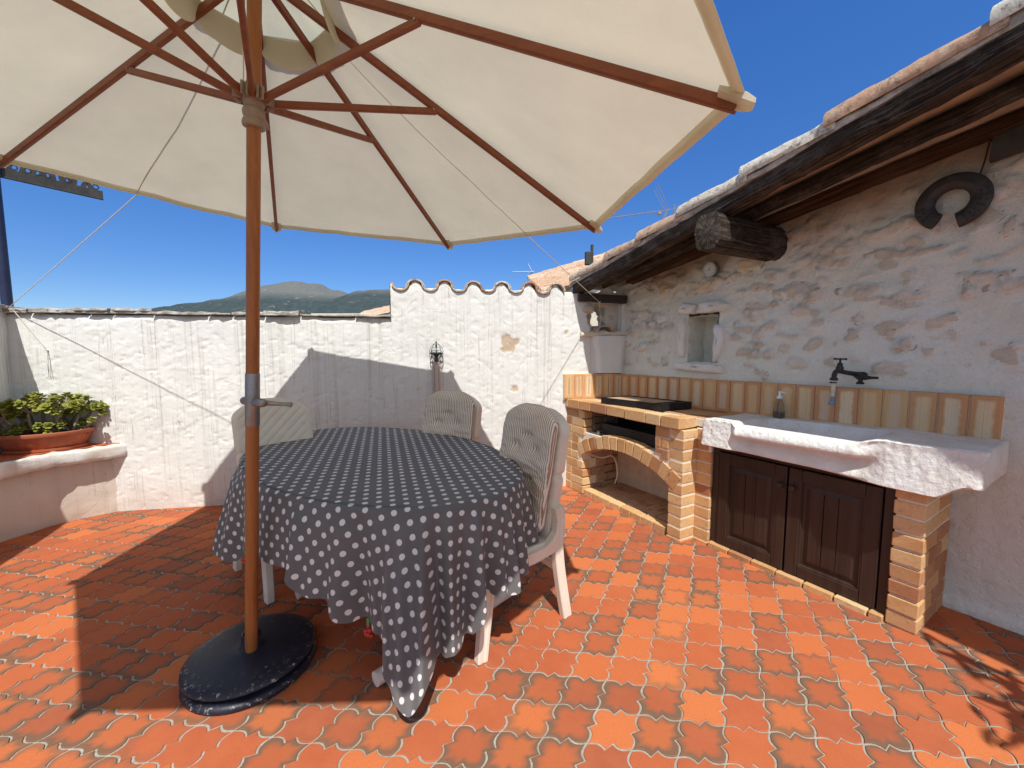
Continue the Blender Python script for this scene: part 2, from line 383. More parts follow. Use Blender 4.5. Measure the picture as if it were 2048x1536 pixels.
# metals and paints
M['blackiron'] = simple('black_sheet_iron', (.018, .017, .017), .5, .4, .3, .3, 25, .2, 80)
M['steel'] = simple('grey_lacquered_metal', (.30, .28, .27), .42, .45, .75, .12, 30)
M['alu'] = simple('aluminium', (.62, .63, .65), .35, .5, .9, .1, 20)
M['bronze'] = simple('dark_brass', (.045, .046, .044), .5, .4, .6, .35, 40, .2, 90)
M['greyplastic'] = simple('warm_grey_plastic', (.30, .235, .18), .6, .3, 0, .15, 25)
h = Sh('chipped_navy_paint', .45, .45)
c = h.ramp(h.noise(9, 4), [(.3, (.010, .012, .020)), (.7, (.018, .022, .036))])
ch = h.math('MULTIPLY', h.ramp(h.noise(55, 6, .75), [(.58, 0.0), (.63, 1.0)]), h.attr('edge'))
ch2 = h.ramp(h.noise(32, 6, .7), [(.70, 0.0), (.72, .8)])
c = h.mix(h.math('MAXIMUM', ch, ch2), c, (.50, .45, .38)); h.set('Base Color', c)
h.bump(h.noise(40, 5, .6), .25, .004); M['navy'] = h.m
h = Sh('terracotta_plastic', .55, .35)
h.set('Base Color', h.ramp(h.noise(14, 5, .7), [(.3, (.36, .10, .045)), (.7, (.47, .15, .075))])); h.bump(h.noise(60, 3), .1, .002); M['pot'] = h.m
M['soil'] = simple('dark_soil', (.035, .022, .014), 1, .05, 0, .5, 60, 1, 60, .02)
h = Sh('jade_leaf', .38, .45)
c = h.ramp(h.attr('rnd'), [(0, (.15, .21, .028)), (.5, (.29, .35, .045)), (1, (.44, .46, .09))]); c = h.mix(h.math('MULTIPLY', h.attr('edge'), .5), c, (.30, .16, .04))
h.set('Base Color', c)
t = h.node('ShaderNodeBsdfTranslucent'); h.put(t.inputs[0], (.35, .42, .06)); mx = h.node('ShaderNodeMixShader'); mx.inputs[0].default_value = .18
h.nt.links.new(h.p.outputs[0], mx.inputs[1]); h.nt.links.new(t.outputs[0], mx.inputs[2]); h.nt.links.new(mx.outputs[0], h.out.inputs[0]); M['leaf'] = h.m
M['stem'] = simple('grey_succulent_stem', (.30, .25, .19), .85, .15, 0, .35, 40, .5, 60, .006)
M['rope'] = simple('white_cord', (.70, .66, .58), .9, .1, 0, .1, 50)
M['navypole'] = simple('dark_blue_painted_steel', (.020, .026, .06), .3, .5, .1, .2, 12)
M['slate'] = simple('dark_grey_painted_board', (.055, .05, .044), .7, .25, 0, .3, 12, .3, 40)
M['clearpl'] = None
h = Sh('clear_plastic', .08, .5); h.set('Base Color', (.93, .90, .80)); h.set('Transmission Weight', .92); h.set('IOR', 1.15); M['clearpl'] = h.m
h = Sh('amber_soap', .15, .5); h.set('Base Color', (.62, .47, .20)); h.set('Transmission Weight', .6); h.set('IOR', 1.2); M['soap'] = h.m
M['whitecap'] = simple('white_pump', (.80, .82, .84), .4, .4, 0, .04)
M['bluenoz'] = simple('blue_nozzle', (.20, .25, .33), .4, .4, 0, .4, 90)
M['hose'] = simple('beige_hose', (.62, .53, .40), .6, .3, 0, .1)
M['dial'] = simple('white_dial', (.72, .72, .70), .5, .3, 0, .06)
M['ink'] = simple('black_ink', (.03, .03, .03), .6, .2)
M['carved'] = simple('carved_dark_metal', (.050, .046, .044), .55, .4, .2, .35, 28, .4, 70, .004)
M['beige'] = simple('beige_render', (.66, .58, .45), .95, .1, 0, .12, 14, .6, 40, .01)
M['conduit'] = simple('pinkish_conduit', (.58, .47, .41), .6, .3, 0, .06)
M['firebrick'] = brickmat('hearth_brick', [(0, (.40, .27, .17)), (.5, (.48, .34, .22)), (1, (.33, .19, .12))], .25)
M['red'] = simple('red_resin_berry', (.45, .035, .025), .35, .5, 0, .35, 60)
M['green'] = simple('green_clip', (.07, .28, .10), .4, .4)
# ================================================================== floor
e1 = np.array([.1536, -.0230]); e2 = np.array([.0670, .1363]); f0 = np.array([.334, 1.452])
def build_floor():
    n = 10
    x = np.linspace(0, 1, n, endpoint=False)
    kx = [0, .10, .22, .33, .43, .57, .67, .78, .90, 1]; ky = [0, .030, .040, -.010, -.095, .095, .010, -.040, -.030, 0]
    edge = lambda q: np.interp(q, kx, ky)
    xs = np.array([0, .08, .16, .25, .34, .43, .57, .66, .75, .84, .92])
    out = []
    out += [(q, edge(q)) for q in xs]                       # bottom
    out += [(1 + edge(q), q) for q in xs]                   # right
    out += [(1 - q, 1 + edge(1 - q)) for q in xs]           # top
    out += [(edge(1 - q), 1 - q) for q in xs]               # left
    O = np.array(out) - .5; k = len(O)
    rings = [(.955, -.008, 1.0), (.945, -.0016, 1.0), (.920, 0.0, .93), (.70, 0.0, .42), (.42, 0.0, .06)]
    T = MB(); Vs = []; base_f = []
    for a in range(len(rings) - 1):
        for j in range(k):
            j2 = (j + 1) % k; base_f.append((a * k + j, a * k + j2, (a + 1) * k + j2, (a + 1) * k + j))
    cidx = len(rings) * k
    for j in range(k): base_f.append(((len(rings) - 1) * k + j, (len(rings) - 1) * k + (j + 1) % k, cidx))
    nt = cidx + 1
    P2 = np.concatenate([O * r[0] for r in rings] + [np.zeros((1, 2))]); Z = np.concatenate([np.full(k, r[1]) for r in rings] + [np.zeros(1)])
    ED = np.concatenate([np.full(k, r[2]) for r in rings] + [np.zeros(1)])
    vs = []; rn = []; fl = []; ff = []; eds = []; m = 0
    for i in range(-34, 32):
        for j in range(-34, 32):
            c = f0 + e1 * (i + .5) + e2 * (j + .5)
            if c[0] < -4.7 or c[0] > 3.6 or c[1] < -2.6 or c[1] > 4.6: continue
            p = np.array([c[0], c[1], 0])
            if (p - wp) @ wt < -.12 or (p - cn) @ nn < -.12: continue
            if -4.07 + (c[1] - 3.27) * -.88 > c[0] + .25: continue
            q = (P2 * (1 + .012 * (rng.random() - .5)))
            xy = c + q[:, :1] * e1 + q[:, 1:] * e2 + (rng.random(2) - .5) * .003
            tl = (rng.random(2) - .5) * .012
            z = Z + (q @ tl) * .155 + (rng.random() - .5) * .0012
            vs.append(np.c_[xy, z]); rr = rng.random(); rn.append(np.full(nt, rr))
            f = rng.random(); f = (.85 + .15 * rng.random()) if f < .35 else (.30 + .55 * rng.random() if f < .55 else .05)
            dv = rng.normal(size=2) * .42; eds.append(ED + (P2 @ dv) * (.25 + .75 * ED)); fl.append(np.full(nt, f)); ff.append(m); m += nt
    V = np.concatenate(vs); bf = [tuple(q) for q in base_f]
    F = [tuple(x + b for x in q) for b in ff for q in bf]
    T.add(V, F, rnd=np.concatenate(rn), flash=np.concatenate(fl), edge=np.concatenate(eds))
    fl_ = T.build('floor', M['tile'], kind='structure', smooth_=True, autos=35)
    G = MB(); gx = np.linspace(-6, 6, 70); gy = np.linspace(-6, 4.7, 60)
    X, Y = np.meshgrid(gx, gy, indexing='ij'); Zg = -.0040 + .0008 * vnoise(X * 3, Y * 3, 3)
    G.grid(np.dstack([X, Y, Zg])); G.build('floor_grout', M['grout'], kind='structure', smooth_=True)
build_floor()

# ================================================================== white back wall
S_STEP, S_L, S_R = 1.535, -1.475, 3.86
OPEN = (3.43, 3.79, 1.585, 1.868)
wall = thing('white_wall', 'rough whitewashed terrace wall with drip stains, stepping up to a row of clay tiles', 'wall', BW(1.2, 0, 0))
def wallsheet(P, du, seed, amp=1.0):
    """rough plaster relief: lumps plus sharp trowel tears"""
    u, z = P
    a = fbm(u * 2.2, z * 2.2, seed, 4) * .010 + fbm(u * 11, z * 10, seed + 5, 4) * .0020
    t = fbm(u * 13 + 2 * fbm(u * 4, z * 4, seed + 2, 2), z * 20, seed + 9, 3)
    a = a + .0016 * smooth(.24, .29, t) - .0035 * smooth(.3, .36, fbm(u * 21, z * 27, seed + 11, 3))
    return a * amp
def wavez(s): return 1.985 + .040 * np.cos(2 * pi * (s - 1.76) / .2685) + .012 * np.cos(4 * pi * (s - 1.76) / .2685)
def build_backwall():
    ds = .0125
    s = np.arange(S_L - .05, S_R + .02, ds); zt = np.where(s < S_STEP, 1.700 + .012 * vnoise(s * 6, s * 0, 4), wavez(np.maximum(s, 1.5)) + .034 + .006 * vnoise(s * 9, s * 0, 6))
    w = np.linspace(0, 1, 165); S, Wg = np.meshgrid(s, w, indexing='ij')
    for base, lo, hi, tag_ in ((0, S_L - .05, S_STEP, 0), (1, S_STEP, S_R + .02, 1)):
        m = (s >= lo - ds) & (s <= hi)
        ss = s[m]
        ss = np.r_[S_STEP, ss[1:]] if base == 1 else np.r_[ss[:-1], S_STEP]
        zz = zt[m] if base == 0 else np.where(True, wavez(ss) + .030 + .006 * vnoise(ss * 9, ss * 0, 6), 0)
        SS, W2 = np.meshgrid(ss, w, indexing='ij'); Z = W2 * zz[:, None] - .01
        O = wallsheet((SS, Z), 0, 40)
        O = O + .05 * smooth(.20, .0, Z + .05 * fbm(SS * 5, Z * 5, 8, 2)) * (.6 + .5 * vnoise(SS * 3, Z, 9)) * smooth(-.5, -1.0, SS)   # lumpy footing at the left
        O = O - .02 * smooth(.05, 0, zz[:, None] - Z)
        # rough broken edge beside the corner opening
        eg = OPEN[0] + .035 * fbm(Z * 7, Z * 0, 12, 3) + .03 * smooth(1.7, 1.56, Z)
        mk = (SS > eg - .012) & (SS < OPEN[1]) & (Z > OPEN[2] - .005) & (Z < OPEN[3] + .008)
        dirt = np.zeros_like(SS)
        for cs, cz, r in ((2.62, 1.50, .05), (2.66, 1.44, .06), (2.60, 1.40, .035), (2.70, 1.02, .04), (3.22, 1.57, .03), (2.72, 1.47, .035)):
            dd = np.hypot(SS - cs, Z - cz) / r + .9 * fbm(SS * 22, Z * 22, 13, 3); dirt = np.maximum(dirt, smooth(1.0, .75, dd))
        O = O - .007 * dirt
        P = BW(0, 0, 0) + SS[..., None] * wd + O[..., None] * wt + Z[..., None] * UP
        b = MB(); b.grid(P, mask=mk[:-1, :-1], dirt=dirt); b.build('plaster_coat', M['white'], wall, smooth_=True)
    # masonry core
    b = MB()
    b.cbox(BW(S_L - .1, -.03, -.02), wd * (S_STEP - S_L + .1), -wt * .26, UP * 1.715, .004, dirt=0)
    b.cbox(BW(S_STEP, -.032, -.02), wd * (OPEN[0] - .03 - S_STEP), -wt * .28, UP * 1.985, .004)
    b.cbox(BW(OPEN[0] - .03, -.032, -.02), wd * (S_R + .25 - OPEN[0]), -wt * .28, UP * (OPEN[2] + .0), .004)
    b.cbox(BW(OPEN[0] - .03, -.032, OPEN[3]), wd * (S_R + .05 - OPEN[0]), -wt * .28, UP * .10, .004)
    b.cbox(BW(OPEN[1], -.032, OPEN[2]), wd * .2, -wt * .28, UP * (OPEN[3] - OPEN[2]), .004)
    # end face of the taller wall, rough
    zz = np.linspace(1.69, 2.02, 28); oo = np.linspace(.012, -.30, 22); Z, O = np.meshgrid(zz, oo, indexing='ij')
    b.grid(BW(0, 0, 0) + (S_STEP - .006 + .008 * fbm(Z * 14, O * 14, 21, 3))[..., None] * wd + O[..., None] * wt + Z[..., None] * UP)
    b.build('masonry', M['whiteplain'], wall)
    # rough stones in the reveal of the opening
    b = MB()
    for k in range(16):
        zc = OPEN[2] + .03 + rng.random() * .25; so = 3.62 + rng.random() * .17; d = -.06 - rng.random() * .16
        if k < 5: so = 3.44 + rng.random() * .02; d = -.02 - rng.random() * .1
        blob(b, BW(so, d, zc), (.05 + .03 * rng.random(), .05, .035 + .02 * rng.random()), 200 + k, stone=1.0, srnd=rng.random() * .5, soot=.15)
    b.cbox(BW(3.645, -.05, OPEN[2]), wd * .17, -wt * .2, UP * (OPEN[3] - OPEN[2]), .01, stone=.3, srnd=.4, soot=.2)
    b.build('rubble_reveal', M['stonewall'], wall, smooth_=True)
    # thin stone coping slabs on the low part
    b = MB(); s0 = S_L - .15
    while s0 < S_STEP - .02:
        L = .16 + .34 * rng.random(); s1 = min(s0 + L, S_STEP + .004); z0 = 1.700 + .004 * rng.random()
        for q in range(2 if rng.random() < .5 else 1):
            ov = .016 + .03 * rng.random(); th = .016 + .010 * rng.random()
            n = max(4, int((s1 - s0) / .03)); ss = np.linspace(s0 + .002, s1 - .002, n)
            fr = ov + .012 * vnoise(ss * 30, ss * 0 + s0 * 7, 31 + q); zl = z0 + .003 * vnoise(ss * 25, ss * 0, 33); zh = zl + th + .006 * vnoise(ss * 22, ss * 0 + q, 34)
            prof = [(fr * 0 - .30, zl), (fr - .003, zl), (fr, zl + .005), (fr - .002, zh - .005), (fr - .009, zh), (fr * 0 - .30, zh + .004)]
            P = np.stack([BW(0, 0, 0) + ss[:, None] * wd + o[:, None] * wt + z[:, None] * UP for o, z in prof], 1)
            b.grid(P, closed_v=True); nb = len(prof)
            b.f.append(tuple(b.n - n * nb + i for i in range(nb))[::-1]); b.f.append(tuple(b.n - nb + i for i in range(nb)))
            z0 += th * .9
        s0 = s1 + .003
    b.build('coping', M['coping'], wall)
    # row of half-round clay tiles sealed into the top of the tall part
    b = MB()
    for k, sc in enumerate([1.76, 2.03, 2.30, 2.575, 2.845, 3.115]):
        for kind in (0, 1):
            a = np.linspace(0, pi, 15); r0, r1 = .088, .078; oo = np.linspace(.022, -.46, 9)
            rr = rng.random(); zb = 1.962 + .006 * rng.random()
            if kind == 0:
                cx, cz, sg, r_ = sc, zb + .012, 1, .086 + .005 * rng.random()
            else:
                cx, cz, sg, r_ = sc - .134, zb + .055, -1, .080
            for th in (0,):
                outer = []; inner = []
                for o in oo:
                    zz = cz - .10 * (-o) * 1.0
                    outer.append([BW(cx - r_ * math.cos(q), o, zz + sg * r_ * math.sin(q) * .92) for q in a])
                    inner.append([BW(cx - (r_ - .015) * math.cos(q), o, zz + sg * (r_ - .015) * math.sin(q) * .92) for q in a])
                A = np.array(outer); B = np.array(inner)
                loop = np.concatenate([A, B[:, ::-1]], 1)
                b.grid(loop, closed_v=True, rnd=rr); n2 = loop.shape[1]
                b.f.append(tuple(b.n - len(oo) * n2 + i for i in range(n2)))
                b.f.append(tuple(b.n - n2 + i for i in range(n2)))
    b.build('clay_tile_coping', M['clay'], wall, smooth_=True, autos=40)

def blob(b, c, rad, seed, n=12, rough=.25, axes=None, **at):
    c = np.asarray(c, float); th = np.linspace(0, pi, n); ph = np.linspace(0, 2 * pi, 2 * n, endpoint=False)
    T, Pp = np.meshgrid(th, ph, indexing='ij')
    d = np.dstack([np.sin(T) * np.cos(Pp), np.sin(T) * np.sin(Pp), np.cos(T)])
    nz = 1 + rough * fbm(d[..., 0] * 1.7 + seed, d[..., 1] * 1.7, seed, 3, d[..., 2] * 1.7)
    q = np.sign(d) * np.abs(d) ** .75
    loc = q * nz[..., None] * np.array(rad)
    A = np.array(axes) if axes is not None else np.array([wd, wt, UP])
    b.grid(c + loc @ A, closed_v=True, **at)
build_backwall()

# lintel, sill and half tile of the corner opening
o = MB().bar(BW(3.335, .012, 1.918), BW(3.835, .02, 1.905), .07, .078, c=.006).build('wooden_lintel', M['darkwood'], wall)
b = MB(); P = []
ss = np.linspace(3.36, 3.87, 26)
for zf, of in ((0, -.2), (0, .035), (.5, .045), (1, .035), (1, -.2)):
    P.append(BW(0, 0, 0) + ss[:, None] * wd + (of + (0.012 * vnoise(ss * 20, ss * 0 + zf, 51) if of > 0 else 0) * np.ones(26))[:, None] * wt + (1.538 + .042 * zf + .004 * vnoise(ss * 14, ss * 0, 52))[:, None] * UP)
b.grid(np.stack(P, 1), closed_v=True, stone=1.0, srnd=.95, soot=0); b.f.append(tuple(range(5))); b.f.append(tuple(25 * 5 + i for i in range(5))[::-1])
b.build('stone_sill', M['stonewall'], wall)
# block with rounded sides below the sill
b = MB(); zz = np.linspace(1.168, 1.542, 24); a = np.linspace(-1, 1, 22); Z, A = np.meshgrid(zz, a, indexing='ij')
hw = .145 + .045 * smooth(1.25, 1.55, Z) + .008 * vnoise(Z * 9, A * 0 + np.sign(A), 55); O = .052 * (1 - np.abs(A) ** 8) + .004 * fbm(Z * 6, A * 3, 56, 3)
b.grid(BW(0, 0, 0) + (3.675 + A * hw)[..., None] * wd + O[..., None] * wt + Z[..., None] * UP, dirt=0); b.build('plaster_block', M['whiteplain'], wall, smooth_=True)

# ================================================================== planter ledge and left wall
lw = thing('corner_wall', 'stained grey end wall at the left edge behind the potted jade plant', 'wall', BW(S_L, 0, 0))
c0 = BW(S_L, 0, 0); ldir = np.array([.42, -.907, 0]); ldir /= np.linalg.norm(ldir); lnn = np.array([-ldir[1], ldir[0], 0])
uu = np.arange(-.02, 2.6, .02); zz = np.linspace(0, 1.735, 90); U, Z = np.meshgrid(uu, zz, indexing='ij')
O = wallsheet((U, Z), 0, 77, .8)
b = MB(); b.grid(c0 + U[..., None] * ldir + O[..., None] * lnn + Z[..., None] * UP, dirt=.25 * smooth(-.1, .5, fbm(U * 3, Z * 1.2, 79, 4)))
b.build('plaster_coat', M['white'], lw, smooth_=True)
b = MB(); b.cbox(c0 + ldir * -.3 - lnn * .03, ldir * 2.95, -lnn * .25, UP * 1.73, .004); b.build('masonry', M['whiteplain'], lw)
b = MB()
for k in range(8): b.cbox(c0 + ldir * (-.3 + k * .36) - lnn * .28 + UP * (1.728 + .004 * (k % 2)), ldir * .35, lnn * (.31 + .02 * rng.random()), UP * .026, .005, jit=.006)
b.build('coping', M['coping'], lw)

ledge = thing('planter_ledge', 'rough plastered corner ledge carrying the terracotta bowl', 'ledge', (-3.6, 3.1, 0))
top = [(-3.40, 1.95), (-3.52, 2.35), (-3.60, 2.66), (-3.615, 2.80), (-3.60, 2.93), (-3.56, 3.05), (-3.46, 3.16), (-3.385, 3.26), (-3.335, 3.37), (-3.315, 3.47)]
tt = np.linspace(0, 1, 60); tk = np.linspace(0, 1, len(top)); fx = np.interp(tt, tk, [q[0] for q in top]); fy = np.interp(tt, tk, [q[1] for q in top])
bk = np.array([-4.35, 3.75])
b = MB(); rows = []
def offs(d): # shrink towards the corner
    v = bk[None, :] - np.c_[fx, fy]; v /= np.linalg.norm(v, axis=1)[:, None]; return np.c_[fx, fy] + v * d
prof = [(.75, .600), (.03, .600), (.006, .592), (0, .575), (.004, .545), (.0, .515), (.014, .492), (.04, .483), (.09, .478)]
for d, z in prof:
    xy = offs(d); nzv = .010 * fbm(tt * 14, tt * 0 + z * 20, 91, 3)
    v = bk[None, :] - xy; v /= np.linalg.norm(v, axis=1)[:, None]
    rows.append(np.c_[xy - v * (nzv[:, None] if d < .5 else 0), np.full(60, z) + .006 * vnoise(tt * 20, tt * 0 + d * 30, 92)])
b.grid(np.stack(rows, 1), dirt=.45 * smooth(.0, .35, np.stack([fbm(tt * 11, tt * 0 + k * .35, 93, 3) for k in range(len(prof))], 1))); b.build('slab', M['white'], ledge, smooth_=True)
b = MB(); rows = []
base = [(-3.55, 1.95), (-3.66, 2.35), (-3.725, 2.66), (-3.735, 2.82), (-3.71, 2.95), (-3.68, 3.08), (-3.60, 3.22), (-3.47, 3.34), (-3.38, 3.40), (-3.34, 3.46)]
bx = np.interp(tt, tk, [q[0] for q in base]); by = np.interp(tt, tk, [q[1] for q in base])
for w in np.linspace(0, 1, 22):
    xy = np.c_[bx * (1 - w) + (fx - .10) * w, by * (1 - w) + (fy + .05) * w]; xy = xy + .012 * np.c_[fbm(tt * 9, tt * 0 + w * 3, 95, 3), fbm(tt * 9, tt * 0 + w * 3, 96, 3)]
    rows.append(np.c_[xy, np.full(60, -.01 + .495 * w)])
b.grid(np.stack(rows, 1), dirt=.5); b.build('plastered_base', M['white'], ledge, smooth_=True)
b = MB(); xy = offs(.75); xi = offs(.035)
rows = np.stack([np.c_[offs(d), np.full(60, .6045)] for d in (.04, .2, .4, .75)], 1); b.grid(rows, rnd=.3, flash=.5, edge=.3); b.build('clay_top', M['tile'], ledge)

# ================================================================== stone house
house = thing('stone_house', 'old rubble-stone house wall with overhanging tiled verge and dark rafters', 'house', RW(1.5, 0, 0))
NI = (.735, .995, 1.292, 1.69)
stones = []
def rs(t, z, a, bb, hgt, s, rot=0): stones.append((t, z, a, bb, hgt, s, rot))
for k in range(430):
    t = rng.random() * 3.2; z = 1.22 + rng.random() * 1.4
    if z > roof_z(t) - .1: continue
    if NI[0] - .17 < t < NI[1] + .17 and NI[2] - .1 < z < NI[3] + .15: continue
    rs(t, z, .018 + .055 * rng.random() ** 1.6, .013 + .026 * rng.random(), .007 + .015 * rng.random(), rng.random() ** 1.2 * .85, (rng.random() - .5) * .7)
for q in ((.30, 1.42, .085, .05, .014, .82), (.55, 1.40, .045, .045, .012, .85), (.20, 1.75, .10, .03, .012, .9), (.45, 1.70, .07, .04, .014, .8), (.5, 1.95, .05, .06, .015, 1.0), (.85, 1.93, .16, .05, .016, .98), (1.22, 2.02, .10, .05, .014, .97),
          (1.55, 1.80, .12, .05, .014, .3), (1.3, 1.72, .10, .05, .012, .35), (1.9, 1.75, .10, .055, .015, .35), (2.1, 1.95, .16, .03, .016, .1), (1.75, 2.02, .09, .04, .01, .3), (1.1, 1.50, .08, .04, .01, .7), (1.35, 1.55, .07, .03, .01, .65), (2.35, 2.02, .05, .025, .01, .85)): rs(*q)
def build_stonewall():
    tt = np.arange(-.12, 3.25, .0135); w = np.linspace(0, 1, 190)
    T, Wg = np.meshgrid(tt, w, indexing='ij'); zt = roof_z(tt) - .03; Z = Wg * zt[:, None]
    wx = T + .05 * fbm(T * 7, Z * 7, 61, 3); wz = Z + .035 * fbm(T * 7, Z * 7, 62, 3)
    rough = smooth(1.10, 1.45, Z + .1 * fbm(T * 3, Z * 3, 66, 2)) * (1 - .45 * smooth(1.5, 2.6, T) * smooth(2.1, 1.6, Z))
    O = fbm(T * 2, Z * 2, 63, 4) * .022 + (fbm(T * 7, Z * 9, 64, 4) * .022 + .006 * smooth(.1, .22, fbm(T * 11, Z * 12, 69, 3))) * (.22 + .78 * rough) + fbm(T * 30, Z * 34, 65, 2) * .003
    stone = np.zeros_like(T); sr = np.zeros_like(T); crev = np.zeros_like(T)
    for (t, z, a, bb, hg, s, rot) in stones:
        m = (np.abs(T - t) < a * 1.7) & (np.abs(Z - z) < (bb + a * .5) * 1.9)
        if not m.any(): continue
        dx = wx[m] - t; dz = wz[m] - z; c, s_ = math.cos(rot), math.sin(rot)
        d = (np.abs((dx * c + dz * s_) / a) ** 2.6 + np.abs((-dx * s_ + dz * c) / bb) ** 2.6) ** (1 / 2.6)
        k = smooth(1.15, .75, d + .35 * fbm(T[m] * 24, Z[m] * 30, 75, 2)); st = stone[m]; ss_ = sr[m]; up = k > st; st[up] = k[up]; ss_[up] = s; stone[m] = st; sr[m] = ss_
        cv_ = crev[m]; rg_ = smooth(.95, 1.06, d) * smooth(1.32, 1.10, d) * (.55 + .6 * vnoise(T[m] * 9 + s * 9, Z[m] * 9, 76)) * (1.0 if hg > .012 else .5); crev[m] = np.maximum(cv_ * (1 - k), rg_)
        oo = O[m]; oo += hg * (k - .35 * smooth(1.3, 1.05, d) * (1 - k)); O[m] = oo
    soot = .85 * smooth(.26, .02, zt[:, None] - Z + .06 * fbm(T * 5, Z * 5, 67, 3)) * smooth(.1, .5, T)  # brown tone deepening towards the roof line
    O = O + .03 * smooth(.09, .02, Z + .012 * vnoise(T * 8, Z, 68))
    mk = (T > NI[0]) & (T < NI[1] + .012) & (Z > NI[2]) & (Z < NI[3] + .01)
    # broken plaster edge at the near end of the wall
    ed = 2.655 + .03 * fbm(Z * 6, Z * 0, 71, 3) + .25 * smooth(.75, 1.0, Z) + 3 * smooth(.95, 1.05, Z)
    mk |= T > ed
    P = cn + T[..., None] * rd + O[..., None] * nn + Z[..., None] * UP
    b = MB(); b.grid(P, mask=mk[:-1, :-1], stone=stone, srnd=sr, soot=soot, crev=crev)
    # reveals and back of the little niche
    n0, n1, z0, z1 = NI
    rows = []
    q = np.linspace(0, 1, 20); dep = np.linspace(.0, -.24, 10)
    loop = [(n0 + (n1 - n0) * x, z0) for x in q[:-1]] + [(n1, z0 + (z1 - z0) * x) for x in q[:-1]] + [(n1 + (n0 - n1) * x, z1) for x in q[:-1]] + [(n0, z1 + (z0 - z1) * x) for x in q[:-1]]
    L = np.array(loop); rows = []
    for d in dep:
        k = 1 + .10 * (-d) / .24 * 0; nz = .012 * fbm(L[:, 0] * 20 + d * 15, L[:, 1] * 20, 73, 3)
        rows.append(cn + (L[:, :1] + nz[:, None]) * rd + d * nn + (L[:, 1:] + nz[:, None]) * UP)
    b.grid(np.stack(rows, 0), closed_v=True, stone=.5, srnd=.25, soot=0)
    A, B = np.meshgrid(np.linspace(n0 - .03, n1 + .03, 24), np.linspace(z0 - .03, z1 + .03, 30), indexing='ij')
    b.grid(cn + A[..., None] * rd + (-.235 + .02 * fbm(A * 9, B * 9, 74, 3))[..., None] * nn + B[..., None] * UP, stone=.3, srnd=.2, soot=0)
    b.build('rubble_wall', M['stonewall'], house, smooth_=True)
    b = MB()
    # core behind the coat, leaving the niche free
    for (a, c, lo, hi) in ((-.15, n0 - .02, 0, 9), (n0 - .02, n1 + .02, 0, z0 - .02), (n0 - .02, n1 + .02, z1 + .02, 9), (n1 + .02, 2.66, 0, 9), (2.66, 4.6, .98, 9)):
        h0 = min(hi, roof_z(a) - .05); h1 = min(hi, roof_z(c) - .05)
        q = [RW(a, -.035, lo), RW(c, -.035, lo), RW(c, -.035, h1), RW(a, -.035, h0)]
        b.prism(q, -nn * .35, stone=0, srnd=0, soot=0)
    q = [RW(-.15, -.40, 0), RW(4.6, -.40, 0), RW(4.6, -.40, roof_z(4.6) - .05), RW(-.15, -.40, roof_z(-.15) - .05)]; b.prism(q, -nn * .05, stone=0, srnd=0, soot=0)
    b.build('wall_core', M['stonewall'], house)
build_stonewall()
# dressed pale stones round the niche
b = MB()
def fstone(name, pts, th, seed, par=house, proud=.042):
    b = MB(); P = np.array(pts); c = P.mean(0); n = 40; k = len(P)
    a = np.linspace(0, k, n, endpoint=False); L = np.array([P[int(q)] * (1 - q % 1) + P[(int(q) + 1) % k] * (q % 1) for q in a])
    L = L + .008 * np.c_[vnoise(L[:, 0] * 30, L[:, 1] * 30, seed), vnoise(L[:, 0] * 30, L[:, 1] * 30, seed + 1)]
    rings = []
    for s, o in ((1.0, -.03), (1.0, proud - .004), (.95, proud + .010), (.7, proud + .022), (.35, proud + .026), (.02, proud + .027)):
        q = c + (L - c) * s; oo = o + .008 * fbm(q[:, 0] * 16, q[:, 1] * 16, seed + 3, 3) * (o > 0)
        rings.append(cn + q[:, :1] * rd + np.asarray(oo)[:, None] * nn + q[:, 1:] * UP)
    b.grid(np.stack(rings, 0), closed_v=True); b.f.append(tuple(b.n - n + i for i in range(n)))
    return b.build(name, M['lime'], par, smooth_=True)
fstone('niche_lintel_stone', [(.66, 1.715), (.80, 1.705), (.825, 1.78), (.72, 1.80), (.65, 1.765)], .03, 301)
fstone('niche_lintel_stone', [(.84, 1.71), (1.07, 1.70), (1.10, 1.76), (1.02, 1.80), (.86, 1.79)], .03, 303)
fstone('niche_jamb_stone', [(.675, 1.34), (.735, 1.33), (.74, 1.60), (.73, 1.68), (.67, 1.67), (.66, 1.5)], .03, 305)
fstone('niche_jamb_stone', [(.998, 1.30), (1.035, 1.33), (1.075, 1.50), (1.06, 1.60), (1.00, 1.605)], .03, 307)
fstone('niche_sill_stone', [(.635, 1.225), (1.07, 1.205), (1.075, 1.275), (.99, 1.285), (.74, 1.290), (.63, 1.29)], .03, 309)

